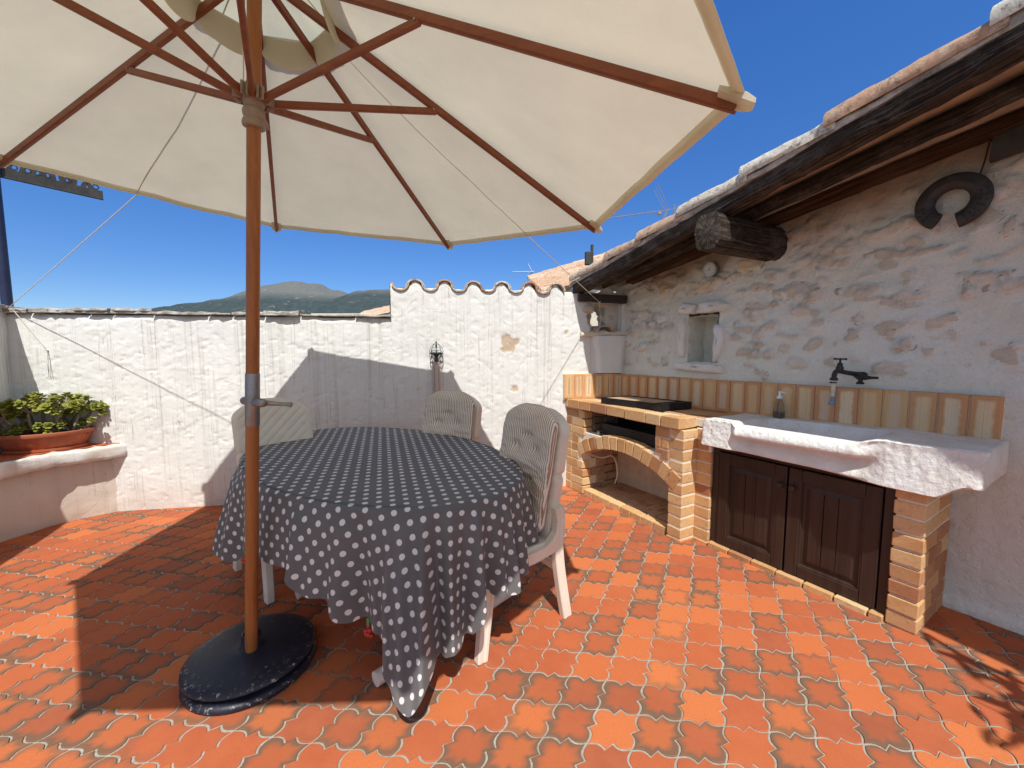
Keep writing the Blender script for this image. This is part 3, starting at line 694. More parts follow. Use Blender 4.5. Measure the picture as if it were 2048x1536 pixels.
# roof over the verge: deck, verge tiles, outer beam, two rafters, purlin
roof = None
def deck():
    b = MB(); tt = np.linspace(-.32, 4.7, 40); P = []
    for o_, dz in (('v', .012), ('i', .012), ('i', .035), ('v', .035)):
        off = verge_off(tt) - .03 if o_ == 'v' else np.full(40, -2.2)
        P.append(cn + tt[:, None] * rd + off[:, None] * nn + (roof_z(tt) + dz)[:, None] * UP)
    b.grid(np.stack(P, 1), closed_v=True, rnd=.4); b.f.append((0, 1, 2, 3)); b.f.append(tuple(39 * 4 + i for i in (3, 2, 1, 0)))
    return b.build('roof', M['clayunder'], house)
roof = deck()
def roofpt(t, o, dz=0): return RW(t, o, roof_z(t) + dz)
joints = [-.24, .30, .70, 1.10, 1.55, 1.98, 2.50, 3.0, 3.5, 4.0]
for k in range(len(joints) - 1):
    t0, t1 = joints[k], joints[k + 1] + .045
    b = MB(); n = 22; a = np.linspace(-.10 * pi, pi * 1.04, 17); rr = [0.25, .5, .30, .78, .35, .62, .12, .97, .25, .5][(k + 2) % 10]
    rr = [.45, .30, .28, .72, .88, .15, .97, .20, .6][k]
    O_ = []; I_ = []
    for i, t in enumerate(np.linspace(t0, t1, n)):
        w = i / (n - 1); r = .084 - .014 * w if True else 0
        lift = .032 * (1 - w) + .004
        r *= 1 + .02 * vnoise(np.array([t * 7]), np.array([k * 3.1]), 5)[0]
        oc = verge_off(t) - .062; zc = roof_z(t) + .030 + lift - .012
        wob = .005 * vnoise(a * 3, a * 0 + t * 9, 8 + k) + .003 * vnoise(a * 7, a * 0 + t * 40, 9 + k)
        O_.append([RW(t, oc + (r + wob[m]) * math.cos(a[m]), zc + (r + wob[m]) * math.sin(a[m]) * .86) for m in range(17)])
        I_.append([RW(t, oc + (r - .017) * math.cos(q), zc + (r - .017) * math.sin(q) * .86) for q in a])
    lp = np.concatenate([np.array(O_), np.array(I_)[:, ::-1]], 1); b.grid(lp, closed_v=True, rnd=rr); n2 = lp.shape[1]
    b.f.append(tuple(i for i in range(n2))[::-1]); b.f.append(tuple(b.n - n2 + i for i in range(n2)))
    o = b.build('verge_tile', M['clay'], roof, smooth_=True, autos=45)
# field tiles behind the verge row
b = MB(); tt = np.linspace(-.3, 4.6, 60); oo = np.linspace(0, -2.2, 100) ; T, O = np.meshgrid(tt, oo, indexing='ij')
Zf = .055 + .045 * np.cos(2 * pi * (O + .0) / .21) + .03 * (1 - ((T + .3) / .42) % 1)
b.grid(cn + T[..., None] * rd + (O + .02)[..., None] * nn + (roof_z(T) + Zf)[..., None] * UP, rnd=.5 + .4 * vnoise(np.floor((T + .3) / .42) * 3.7, np.floor(O / .21) * 2.3, 15)); b.build('field_tiles', M['clay'], roof, smooth_=True)
# mortar bed under the verge tiles
b = MB(); tt = np.linspace(-.26, 4.7, 160); rows = []
for do, dz in ((-.10, .030), (-.005, .030), (.004, .012), (-.006, -.008), (-.10, -.008)):
    nz = .010 * fbm(tt * 12, tt * 0 + dz * 50 + do * 9, 17, 3)
    rows.append(cn + tt[:, None] * rd + (verge_off(tt) + do + nz)[:, None] * nn + (roof_z(tt) + dz + .006 * vnoise(tt * 16, tt * 0 + dz * 40, 18))[:, None] * UP)
b.grid(np.stack(rows, 1), closed_v=True, rnd=.6); b.build('mortar_bed', M['coping'], roof, smooth_=True, autos=50)
def beam_run(name, offf, dz, w, hgt, mat, t0=-.22, t1=4.7, seed=0, round_=.3, wob=.012):
    b = MB(); tt = np.linspace(t0, t1, 110); prof = []
    for i in range(14):
        a = 2 * pi * i / 14; c, s = math.cos(a), math.sin(a); prof.append((np.sign(c) * abs(c) ** round_ * w / 2, np.sign(s) * abs(s) ** round_ * hgt / 2))
    rows = []
    for i, (po, pz) in enumerate(prof):
        nz = wob * fbm(tt * 2.5, tt * 0 + i * .35, seed, 3) + wob * .4 * vnoise(tt * 14, tt * 0 + i * 1.3, seed + 4)
        rows.append(cn + tt[:, None] * rd + (offf(tt) + po + nz)[:, None] * nn + (roof_z(tt) + dz + pz + nz)[:, None] * UP)
    n = len(prof); b.grid(np.stack(rows, 1), closed_v=True, al=np.repeat(tt[:, None], n, 1), ar=np.tile(np.abs(np.arange(n) - n / 2) * .22, (len(tt), 1)), seed=seed * 1.37); b.f.append(tuple(range(n))); b.f.append(tuple(b.n - n + i for i in range(n))[::-1])
    return b.build(name, mat, roof, smooth_=True, autos=50)
beam_run('verge_beam', lambda t: verge_off(t) - .065, -.050, .110, .088, M['beam'], seed=21, wob=.014)
beam_run('rafter', lambda t: verge_off(t) * .52 - .02, -.040, .095, .082, M['beam'], t0=-.02, seed=31, round_=.7)
beam_run('rafter', lambda t: .060 + 0 * t, -.030, .10, .06, M['beam2'], t0=.12, seed=41, wob=.010)
b = MB(); L = np.linspace(-.1, .80, 22); rows = []
for i in range(18):
    a = 2 * pi * i / 18; r = .098 * (abs(math.cos(a)) ** 3.2 + abs(math.sin(a)) ** 3.2) ** (-1 / 3.2) * (1 + .05 * math.sin(2.3 * i)); rows.append([RW(1.395 + (r * .85 + .008 * float(vnoise(np.array([l * 5]), np.array([i * .5]), 61)[0])) * math.cos(a), l, 2.145 - .03 * l + r * math.sin(a) * 1.1) for l in L])
P = np.array(rows).transpose(1, 0, 2); b.grid(P, closed_v=True, al=np.repeat(L[:, None], 18, 1) * 2, ar=np.tile(np.abs(np.arange(18) - 9) * .2, (len(L), 1)), seed=7.7); b.f.append(tuple(range(18))[::-1]); ec = P[-1] + nn * .0005; cc = ec.mean(0); b.grid(np.stack([ec, cc + (ec - cc) * .55 + nn * .003, cc + (ec - cc) * .02 + nn * .002]), closed_v=True, al=np.repeat([.2, .9, 1.5], 18), ar=np.tile(.15 * np.sin(np.arange(18) * 1.9), 3), seed=3.3)
b.build('purlin', M['beam'], roof, smooth_=True, autos=50)
# ================================================================== brick barbecue
def F(t): return .556 + .052 * t
def FP(t, d, z): return RW(t, F(t) - d, z)
CH = .0825
def intr(t): return -.47 + math.sqrt(max(0, 1 - (t - .54) ** 2))
bbq = thing('brick_barbecue', 'buff brick barbecue with arched wood store, built into the terrace corner', 'barbecue', RW(.5, .3, 0))
fd = (RW(1, F(1), 0) - RW(0, F(0), 0)); fd /= np.linalg.norm(fd); fn = np.array([fd[1], -fd[0], 0]); fn = fn if fn @ nn > 0 else -fn
def brk(b, o, A, B, C, **k):
    b.cbox(o, A, B, C, .0045, jit=.003, rnd=rng.random(), **k)
def fbrick(b, t0, t1, z0, z1, dep=.10, proud=0.0):
    A = FP(t1, 0, z0) - FP(t0, 0, z0); brk(b, FP(t0, -proud, z0), A, -fn * dep, UP * (z1 - z0))
def build_bbq():
    b = MB(); pb = MB(); m = MB(); g = .011
    # left pier and the wall over the arch, running bond
    def solid(t, z0, z1):
        for z in (z0, (z0 + z1) / 2, z1):
            if t > 1.03: return False
            if t > .045 and z < .40: return False
            rr_ = math.hypot(t - .54, z + .47); an = math.asin(max(-1, min(1, (t - .54) / max(rr_, 1e-6))))
            if rr_ < 1.126 and -.57 < an < .6 and (t > .04 or rr_ > .985): return False
            if .055 < t < .90 and z > .615: return False
        return True
    for r in range(10):
        z0 = .004 + r * CH; z1 = z0 + CH - g; t = -.34 - (.1 if r % 2 else 0)
        while t < 1.03:
            t2 = t + (.20 if rng.random() < .75 else .10); q = np.linspace(t + g / 2, t2 - g / 2, 16); ok = [solid(x, z0, z1) for x in q]
            i = 0; best = (0, 0)
            while i < 16:
                if ok[i]:
                    j = i
                    while j < 16 and ok[j]: j += 1
                    if j - i > best[1] - best[0]: best = (i, j)
                    i = j
                else: i += 1
            a, c = best
            if c - a >= 4: fbrick(b if q[c - 1] > .06 else pb, q[a], q[c - 1], z0, z1, .1, rng.random() * .003)
            t = t2
    # oven jamb right of the opening
    b.build('front_brickwork', M['brick'], bbq, smooth_=False); pb.build('pier', M['brick'], bbq)
    b = MB()
    for r in range(7, 10):
        z0 = .004 + r * CH
        if z0 + CH < .60: continue
        fbrick(b, .905, 1.03, max(z0, .62), z0 + CH - g, .12)
    b.build('oven_jamb', M['brick'], bbq)
    # arch ring
    v = MB(); N = 13; a0 = math.asin(-.535); a1 = math.asin(.545)
    for k in range(N):
        p0 = a0 + (a1 - a0) * (k + .06) / N; p1 = a0 + (a1 - a0) * (k + .94) / N; q = []
        pr = .006 * rng.random() + .004
        r0, r1 = 1.0 + .004 * rng.random(), 1.115 + .01 * rng.random()
        for (p, r) in ((p0, r0), (p1, r0), (p1, r1), (p0, r1)):
            q.append(FP(.54 + r * math.sin(p), -pr, -.47 + r * math.cos(p)))
        q = np.array(q); c = q.mean(0); bev = c + (q - c) * .93
        vv = np.concatenate([q - fn * .11, q - fn * .004, bev]); f = [(8, 9, 10, 11)]
        for a in (0, 4):
            for i in range(4): f.append((a + i, a + (i + 1) % 4, a + 4 + (i + 1) % 4, a + 4 + i))
        v.add(vv, f, rnd=(rng.random() * .6 + (.4 if rng.random() < .4 else 0)))
    v.build('arch', M['brick'], bbq)
    # right pier, one brick per course, and the set-back half pier beside it
    for nm, tr, fo, dep, top in (('pier', (1.040, 1.161), None, .155, .825), ('pier', (1.166, 1.282), .472, .20, .83)):
        v = MB(); mm = MB()
        for r in range(10):
            z0 = .022 + r * CH; z1 = min(z0 + CH - g, top)
            if z1 - z0 < .02: continue
            j = (rng.random() - .5) * .006
            if fo is None: A = FP(tr[1], 0, 0) - FP(tr[0], 0, 0); brk(v, FP(tr[0], -j, z0), A, -fn * dep, UP * (z1 - z0))
            else: brk(v, RW(tr[0], fo + j, z0), rd * ((tr[1] if z1 < .735 else 1.256) - tr[0]), -nn * dep, UP * (z1 - z0))
        if fo is None: brk(v, FP(tr[0] - .004, -.006, -.01), (FP(tr[1], 0, 0) - FP(tr[0], 0, 0)) * 1.07, -fn * (dep + .004), UP * .024)
        else: brk(v, RW(tr[0], fo + .008, -.01), rd * (tr[1] - tr[0]), -nn * dep, UP * .024)
        p = v.build(nm, M['brick'], bbq)
        if fo is None: mm.cbox(FP(tr[0] + .004, .004, -.01), (FP(tr[1], 0, 0) - FP(tr[0], 0, 0)) * .935, -fn * (dep - .008), UP * (top + .005), .003)
        else: mm.cbox(RW(tr[0] - .01, fo - .005, -.01), rd * (tr[1] - tr[0] + .005), -nn * (dep - .01), UP * .735, .003); mm.cbox(RW(tr[0] - .01, fo - .006, .70), rd * .095, -nn * (dep - .01), UP * .134, .003)
        mm.build('mortar', M['mortar'], p)
    # reveal bricks inside the wood store and the oven, mortar bodies
    v = MB(); v2 = MB(); v3 = MB()
    for r in range(5):
        z0 = .004 + r * CH
        for k in range(3):
            brk(v, RW(-.02, F(0) - .115 - k * .15 - (.07 if r % 2 else 0), z0), rd * .062, -nn * .14, UP * (CH - g))
            brk(v2, RW(1.036, F(1) - .17 - k * .15 - (.07 if r % 2 else 0), z0), rd * .10, -nn * .14, UP * (CH - g))
    for r in range(7, 10):
        for k in range(2): brk(v3, RW(-.01, F(0) - .115 - k * .15, .615 + (r - 7) * .072), rd * .064, -nn * .14, UP * .062)
    v2.build('inner_brickwork', M['firebrick'], bbq); v3.build('inner_brickwork', M['firebrick'], bbq)
    v.build('inner_brickwork', M['firebrick'], bbq)
    A = FP(.012, 0, 0) - FP(-.42, 0, 0)
    m.cbox(FP(-.42, .005, -.01), A, -fn * .30, UP * .835, .003)
    m.cbox(FP(-.06, .009, .39), FP(.038, 0, 0) - FP(-.06, 0, 0), -fn * .10, UP * .24, .003)
    m.cbox(FP(.90, .007, .60), FP(1.06, 0, 0) - FP(.90, 0, 0), -fn * .30, UP * .225, .003)
    tq = np.linspace(.03, 1.05, 40)
    rows = []
    for (d, hi) in ((.008, 0), (.008, 1), (.40, 1), (.40, 0)):
        rows.append(np.array([FP(t, d, (.612 if hi else min(.60, intr(t) + .006))) for t in tq]))
    m.grid(np.stack(rows, 1), closed_v=True)
    m.build('mortar', M['mortar'], bbq)
    # countertop
    v = MB(); t = -.36
    while t < 1.13:
        t2 = min(t + .11 + .12 * rng.random(), 1.14); t2 = 1.14 if 1.14 - t2 < .06 else t2
        fbrick(v, t + .004, t2 - .004, .832, .914 + .002 * rng.random(), .115, .020 + .006 * rng.random()); t = t2
    for k in range(4):
        oo = .11 * k + .01; t = -.30 + (.1 if k % 2 else 0)
        while t < 1.27:
            t2 = min(t + .205, 1.275); f_ = oo + .103
            if t < 1.14 and f_ > F(t) - .10: f_ = F(t) - .10
            if f_ - oo > .03 and t2 - t > .03: brk(v, RW(t + .004, f_, .88), rd * (t2 - t - .008), -nn * (f_ - oo), UP * (.030 + .002 * rng.random()))
            t = t2
    brk(v, RW(1.145, F(1.1) - .16, .845), rd * .115, -nn * .10, UP * .066)
    brk(v, RW(1.03, F(1.1) - .03, .835), rd * .118, -nn * .14, UP * .076)
    ct = v.build('countertop', M['brick'], bbq)
    mm = MB(); mm.cbox(FP(-.35, .012, .838), FP(1.135, 0, 0) - FP(-.35, 0, 0), -fn * .10, UP * .068, .003); mm.cbox(RW(-.35, .46, .845), rd * 1.62, -nn * .46, UP * .058, .003)
    mm.build('mortar', M['mortar'], ct)
    # floor of the wood store with a front row of bricks
    v = MB(); n = 8
    for k in range(n): fbrick(v, .045 + .97 * k / n + .003, .045 + .97 * (k + 1) / n - .003, -.01, .052, .085, -.012)
    v.build('sill_course', M['brick'], bbq)
    v = MB()
    for i in range(5):
        for j in range(9):
            a = .045 + j * .112 + (.05 if i % 2 else 0); brk(v, RW(a, F(.5) - .115 - i * .1, -.01), rd * .108, -nn * .097, UP * .058)
    v.build('hearth_floor', M['firebrick'], bbq)
    v = MB(); v.cbox(RW(-.05, .085, 0), rd * 1.12, -nn * .04, UP * .83, .002); v.build('back_lining', M['beige'], bbq)
build_bbq()
# iron fire box in the oven mouth
fb = thing('iron_firebox', 'black sheet-iron ember box inside the oven mouth of the brick barbecue', 'firebox', RW(.5, .4, .615))
b = MB()
b.cbox(RW(.055, .11, .60), rd * .845, nn * .008, UP * .225, .001); b.cbox(RW(.055, F(.5) - .13, .604), rd * .845, -nn * .36, UP * .010, .001)
b.cbox(RW(.055, F(.5) - .10, .822), rd * .845, -nn * .36, UP * .008, .001); b.cbox(RW(.892, F(.5) - .02, .606), rd * .008, -nn * .40, UP * .215, .001)
b.build('liner', M['blackiron'], fb)
b = MB(); b.cbox(FP(.215, .085, .618), FP(.885, 0, 0) - FP(.215, 0, 0), -fn * .012, UP * .105, .002); b.cbox(FP(.215, .098, .716), FP(.885, 0, 0) - FP(.215, 0, 0), -fn * .06, UP * .006, .001)
b.cbox(FP(.56, .082, .665), FP(.70, 0, 0) - FP(.56, 0, 0), -fn * .006, UP * .035, .002)
pn = b.build('front_panel', M['blackiron'], fb)
for k in range(15): MB().lathe(FP(.24 + k * .043, .0846, .632), fn, [(.0075, 0), (.0075, .0012)], 10).build('vent_hole', M['ink'], pn)
for t in (.20, .885):
    b = MB(); b.cbox(FP(t, .03, .606), FP(.035, 0, 0) - FP(0, 0, 0), -fn * .05, UP * .010, .001); b.cbox(FP(t, .03, .606), FP(.035, 0, 0) - FP(0, 0, 0), -fn * .008, UP * .05, .001); b.cbox(FP(t, .03, .646), FP(.035, 0, 0) - FP(0, 0, 0), -fn * .05, UP * .010, .001)
    b.build('bracket', M['steel'], fb)
# grill cover: steel rim holding fire tiles
tr = thing('grill_tray', 'black steel-rimmed tray of pale fire tiles on the barbecue countertop', 'tray', RW(.55, .35, .916))
TA = rd * .600 - nn * .080; TB = rd * .036 - nn * .322; T0 = RW(.262, .552, .916)
ta, tb = TA / np.linalg.norm(TA), TB / np.linalg.norm(TB)
b = MB()
for (o, A) in ((T0, TA), (T0 + TB - tb * .004, TA)): b.cbox(o, A, tb * .004, UP * .058, .001)
for (o, A) in ((T0, TB), (T0 + TA - ta * .004, TB), (T0 + TA * .86, TB)): b.cbox(o, ta * .004, A, UP * .0575, .001)
b.cbox(T0 + TA * .86 + UP * .045, TA * .139, TB, UP * .006, .001)
rim = b.build('rim', M['blackiron'], tr)
for k in range(4): MB().lathe(T0 + TA * (.09 + .24 * k) - tb * .0004 + UP * .033, -tb, [(.0065, 0), (.0065, .001)], 12).build('hole', M['ink'], rim)
for i in range(5):
    for j in range(2):
        b = MB(); b.cbox(T0 + TA * (.008 + .17 * i) + TB * (.02 + .48 * j) + UP * .028, TA * .164, TB * .465, UP * (.022 + .001 * rng.random()), .002, rnd=.3 + .4 * rng.random()); b.build('fire_tile', M['firebrick'], tr)
b = MB(); b.cbox(T0 + ta * .004 + tb * .004 + UP * .022, TA * .85, TB * .97, UP * .024, .001); b.build('joint_bed', M['mortar'], tr)
# hose hanging in the wood store
ctl = [(.20, .50, .50), (.40, .44, .49), (.47, .42, .40), (.46, .40, .28), (.40, .40, .17)]
def spline(p, n=40):
    p = np.array(p, float); k = len(p); t = np.linspace(0, k - 1.0001, n); i = t.astype(int); u = (t - i)[:, None]
    P = lambda j: p[np.clip(j, 0, k - 1)]
    return .5 * ((2 * P(i)) + (-P(i - 1) + P(i + 1)) * u + (2 * P(i - 1) - 5 * P(i) + 4 * P(i + 1) - P(i + 2)) * u ** 2 + (-P(i - 1) + 3 * P(i) - 3 * P(i + 1) + P(i + 2)) * u ** 3)
pts = spline([RW(*q) for q in [(.03, .47, .385), (.13, .40, .36), (.22, .36, .395), (.27, .35, .34), (.28, .34, .22), (.25, .34, .13)]])
tag(MB().tube(pts, .0075, 8).build('gas_hose', M['hose'], smooth_=True), 'pale hose hanging inside the arched wood store of the barbecue', 'hose')

# ================================================================== stone sink
sink = thing('stone_sink', 'long rough white limestone trough sink with a worn front lip', 'sink', RW(1.9, .3, .73))
def build_sink():
    tt = np.linspace(1.262, 2.548, 260); rows = []
    for t in tt:
        k = float(smooth(1.45, 1.50, t) * (1 - smooth(2.10, 2.24, t))); kb = float(smooth(1.47, 1.56, t) * (1 - smooth(2.06, 2.16, t)))
        zb = .738 - .016 * float(smooth(1.9, 2.25, t)) + .065 * float(smooth(2.40, 2.50, t))
        zt = .926 + .036 * (t - 1.262) / 1.3 + .010 * float(smooth(2.10, 2.17, t) * (1 - smooth(2.17, 2.30, t)))
        fr = .578 - .018 * float(smooth(2.35, 2.58, t)) + .010 * float(smooth(1.55, 1.8, t) * (1 - smooth(1.9, 2.1, t)))
        sk = .055 * k; ztr = zt - .026 * k
        # front, bottom to top
        lo = fr - .008 - .018 * k
        pts = [(.03, zb), (.15, zb), (.27, zb), (.38, zb + .002), (lo - .03, zb), (lo - .006, zb + .006)]
        n = 16
        for i in range(n + 1):
            w = i / n; z = zb + .012 + (ztr - .018 - zb - .012) * w
            lip = float(smooth(.56, .66, w)); face = lo - .040 * float(smooth(0, .5, w)) * k + (.006 - .024 * w) * (1 - k)
            off = face * (1 - lip * k) + (fr + .012 * math.sin(min(1, max(0, (w - .6) / .4)) * pi)) * lip * k if k > 0 else face
            pts.append((off, z))
        # top and basin
        inner = fr - .085 * k - .03
        bk_ = .020 * (1 - k); pts += [(fr - .006 - bk_, ztr - .006), (fr - .018 - bk_, ztr), (inner - bk_ * .3, ztr + .002)]
        bf = fr - .115; bb = .15
        dz = .085 * kb
        for w in np.linspace(0, 1, 14):
            off = bf + (bb - bf) * w; d = float(smooth(0, .12, w) * (1 - smooth(.86, 1, w)))
            base = ztr + (zt - .004 - ztr) * w
            pts.append((off, base - dz * d - .002))
        pts += [(.10, zt - .004), (.03, zt - .004), (.012, zt - .012), (.012, .80)]
        rows.append(np.array(pts))
    P = np.array(rows); T = np.repeat(tt[:, None], P.shape[1], 1); O = P[..., 0]; Z = P[..., 1]
    j = np.linspace(0, 12, P.shape[1])[None, :] + 0 * T
    front = smooth(.40, .5, O)
    nz = .0030 * fbm(T * 5, Z * 8 + O * 6, 401, 3) + .0036 * fbm(T * 34, Z * 40 + O * 20, 403, 4) + .0022 * fbm(T * 80, Z * 95 + O * 40, 404, 2)
    nz = nz * (.3 + .7 * front) * (1 - .55 * smooth(1.48, 1.54, T) * (1 - smooth(2.05, 2.15, T))) * (.25 + .75 * smooth(.0, .04, Z - .735)) * (1 - .6 * smooth(1.5, 1.56, T) * (1 - smooth(2.0, 2.12, T)) * smooth(.87, .85, Z))
    O = O + nz; Z = Z + .7 * nz * smooth(.85, .9, Z) - .004 * smooth(2.42, 2.55, T) * fbm(T * 26, Z * 50, 405, 2) * 2
    # end rounding
    for i, (q, r) in enumerate(((0, .93), (1, .975), (2, .993))):
        for ii in (i, len(tt) - 1 - i):
            cO, cZ = O[ii].mean(), Z[ii].mean(); O[ii] = cO + (O[ii] - cO) * r; Z[ii] = cZ + (Z[ii] - cZ) * r
    T = T + .012 * fbm(O * 14, Z * 18, 407, 3) * (smooth(2.46, 2.54, T) + smooth(1.3, 1.262, T))
    X = cn + T[..., None] * rd + O[..., None] * nn + Z[..., None] * UP
    b = MB(); b.grid(X, closed_v=True); n = P.shape[1]
    b.f.append(tuple(range(n))); b.f.append(tuple(b.n - n + i for i in range(n))[::-1])
    b.build('trough', M['lime'], sink, smooth_=True, autos=60)
build_sink()
# brick pillar under the right end
pil = thing('brick_pillar', 'slim buff brick pillar under the right end of the stone sink', 'pillar', RW(2.31, .25, 0))
v = MB(); m = MB()
for r in range(9):
    z0 = .004 + r * CH; z1 = min(z0 + CH - .011, .722)
    if z1 - z0 < .02: continue
    j = (rng.random() - .5) * .008; o = .478 + j; first = True
    while o > .03:
        d = (.225 if r % 2 else .11) if first else .22
        d = min(d, o - .02); brk(v, RW(2.256 + j * .4, o, z0), rd * .117, -nn * (d - .01), UP * (z1 - z0)); o -= d; first = False
v.build('brickwork', M['brick'], pil)
m.cbox(RW(2.262, .468, -.01), rd * .105, -nn * .45, UP * .735, .003); m.build('mortar', M['mortar'], pil)
# cabinet below the sink
cab = thing('sink_cabinet', 'dark brown wooden cabinet with two panelled doors below the stone sink', 'cabinet', RW(1.77, .4, 0))
b = MB()
b.cbox(RW(1.286, .452, .02), rd * .046, -nn * .03, UP * .70, .002); b.cbox(RW(2.212, .452, .02), rd * .042, -nn * .03, UP * .70, .002)
b.cbox(RW(1.286, .4525, .700), rd * .968, -nn * .03, UP * .028, .002); b.cbox(RW(1.286, .40, .02), rd * .968, -nn * .02, UP * .70, .002)
b.build('frame', M['darkwood'], cab)
def door(t0, t1, knob_t):
    b = MB(); z0, z1, o = .036, .692, .462; w = .068; th = .024
    b.cbox(RW(t0, o, z0), rd * w, -nn * th, UP * (z1 - z0), .004); b.cbox(RW(t1 - w, o, z0), rd * w, -nn * th, UP * (z1 - z0), .004)
    b.cbox(RW(t0 + w, o - .0008, z0), rd * (t1 - t0 - 2 * w), -nn * th, UP * w, .004); b.cbox(RW(t0 + w, o - .0008, z1 - w), rd * (t1 - t0 - 2 * w), -nn * th, UP * w, .004)
    d = b.build('door', M['darkwood'], cab)
    b = MB(); a0, a1, c0, c1 = t0 + w - .004, t1 - w + .004, z0 + w - .004, z1 - w + .004; rings = []
    for ins, dp in ((0, .004), (.010, .003), (.016, .017), (.028, .018), (.050, .009)):
        rings.append([RW(a, o - dp, c) for a, c in ((a0 + ins, c0 + ins), (a1 - ins, c0 + ins), (a1 - ins, c1 - ins), (a0 + ins, c1 - ins))])
    b.grid(np.array(rings), closed_v=True)
    ins = .050; n = 3; L = (a1 - a0 - 2 * ins) / n
    for k in range(n): b.cbox(RW(a0 + ins + k * L + (.0015 if k else 0), o - .009, c0 + ins), rd * (L - (.0025 if k < n - 1 else 0)), -nn * .006, UP * (c1 - c0 - 2 * ins), .0015)
    b.build('panel', M['darkwood'], d)
    b = MB(); b.lathe(RW(knob_t, o - .002, .574), nn, [(.008, 0), (.007, .012), (.016, .017), (.019, .026), (.015, .034), (.006, .037)], 18); b.build('knob', M['darkwood'], d, smooth_=True, autos=50)
door(1.336, 1.762, 1.735); door(1.772, 2.206, 1.800)
v = MB(); t = 1.288
while t < 2.25:
    t2 = min(t + .15, 2.252); brk(v, RW(t + .003, .492, -.01), rd * (t2 - t - .006), -nn * .06, UP * .042); t = t2
v.build('plinth_course', M['brick'], cab)

# ================================================================== backsplash
bs = thing('tiled_backsplash', 'band of upright ochre split tiles behind barbecue and sink', 'backsplash', RW(1.2, 0, .9))
def sptile(b, P0, U, z0, z1, N, w):
    """one upright tile: origin, unit along wall, heights, normal, width"""
    n = 9; H = z1 - z0; r1, r2 = rng.random(), rng.random()
    def rect(i, rr, d):
        q = []
        for (cx, cy, a) in ((w - i - rr, i + rr, -pi / 2), (w - i - rr, H - i - rr, 0), (i + rr, H - i - rr, pi / 2), (i + rr, i + rr, pi)):
            for s in range(n): q.append(P0 + U * (cx + rr * math.cos(a + s * pi / 2 / (n - 1))) + UP * (z0 + cy + rr * math.sin(a + s * pi / 2 / (n - 1))) + N * d)
        return q
    iv = .75 + .5 * rng.random()
    sp = [(0, .002, -.012, 1), (0, .003, .012, 1), (.003, .004, .0165, .95), (.016 * iv, .012, .018, .66), (.026 * iv, .014, .018, .36), (.042, .010, .018, .05)]
    rings = np.array([rect(i, r, d) for i, r, d, e in sp]); m = rings.shape[1]
    ed = np.repeat([e for *_, e in sp], m); b.grid(rings, closed_v=True, edge=ed, rnd=r1, rnd2=r2); b.f.append(tuple(b.n - m + i for i in range(m)))
b = MB(); t = .022; k = 0
while t < 2.50:
    w = .1135; z1 = 1.156 + .005 * t; sptile(b, RW(t, .030, 0), rd, .903 + .006 * t, z1 + .003 * rng.random(), nn, w - .0055); t += w
T_END = t
s = 3.192
while s < 3.80:
    w = .104; sptile(b, BW(s, .030, 0), wd, .915, 1.160 + .002 * rng.random(), wt, w - .005); s += w
b.build('tile', M['splash'], bs, smooth_=True, autos=40)
b = MB(); b.cbox(RW(-.01, .036, .90), rd * (T_END + .004), -nn * .05, UP * .262, .003); b.cbox(BW(3.19, .036, .90), wd * .66, -wt * .05, UP * .258, .003); b.build('joint_bed', M['mortar'], bs)
# ================================================================== table and cloth
TC = np.array([-.826, 2.364, 0]); TU = np.array([.739, -.674, 0]); TV = np.array([.674, .739, 0]); SA, SB, TZ = 1.034, .655, .78
table = thing('garden_table', 'oval white plastic garden table hidden under the dotted cloth, tubular feet showing', 'table', TC)
b = MB(); a = np.linspace(0, 2 * pi, 72, endpoint=False); rings = []
for k, z in ((.90, .735), (.975, .735), (.985, .745), (.985, .768), (.975, .774), (.5, .774), (.02, .774)):
    rings.append(TC + (np.cos(a) * SA * k)[:, None] * TU + (np.sin(a) * SB * k)[:, None] * TV + UP * z)
b.grid(np.array(rings), closed_v=True); b.f.append(tuple(range(72))); b.build('tabletop', M['whitepl'], table, smooth_=True, autos=40)
for uo in (-.13, .735):
    vl = .40
    b = MB(); p0 = TC + TU * uo - TV * (vl + .02) + UP * .034; p1 = TC + TU * uo + TV * vl + UP * .034
    b.tube([p0, p0 + TV * .003, p1], .027, 18); b.tube([p0 - TV * .004, p0 + TV * .045], .0305, 20)
    ft = b.build('foot', M['whitepl'], table, smooth_=True, autos=40)
    b = MB(); b.tube([TC + TU * uo + UP * .04, TC + TU * uo * .8 + UP * .74], .027, 16); b.build('leg', M['whitepl'], table, smooth_=True, autos=40)

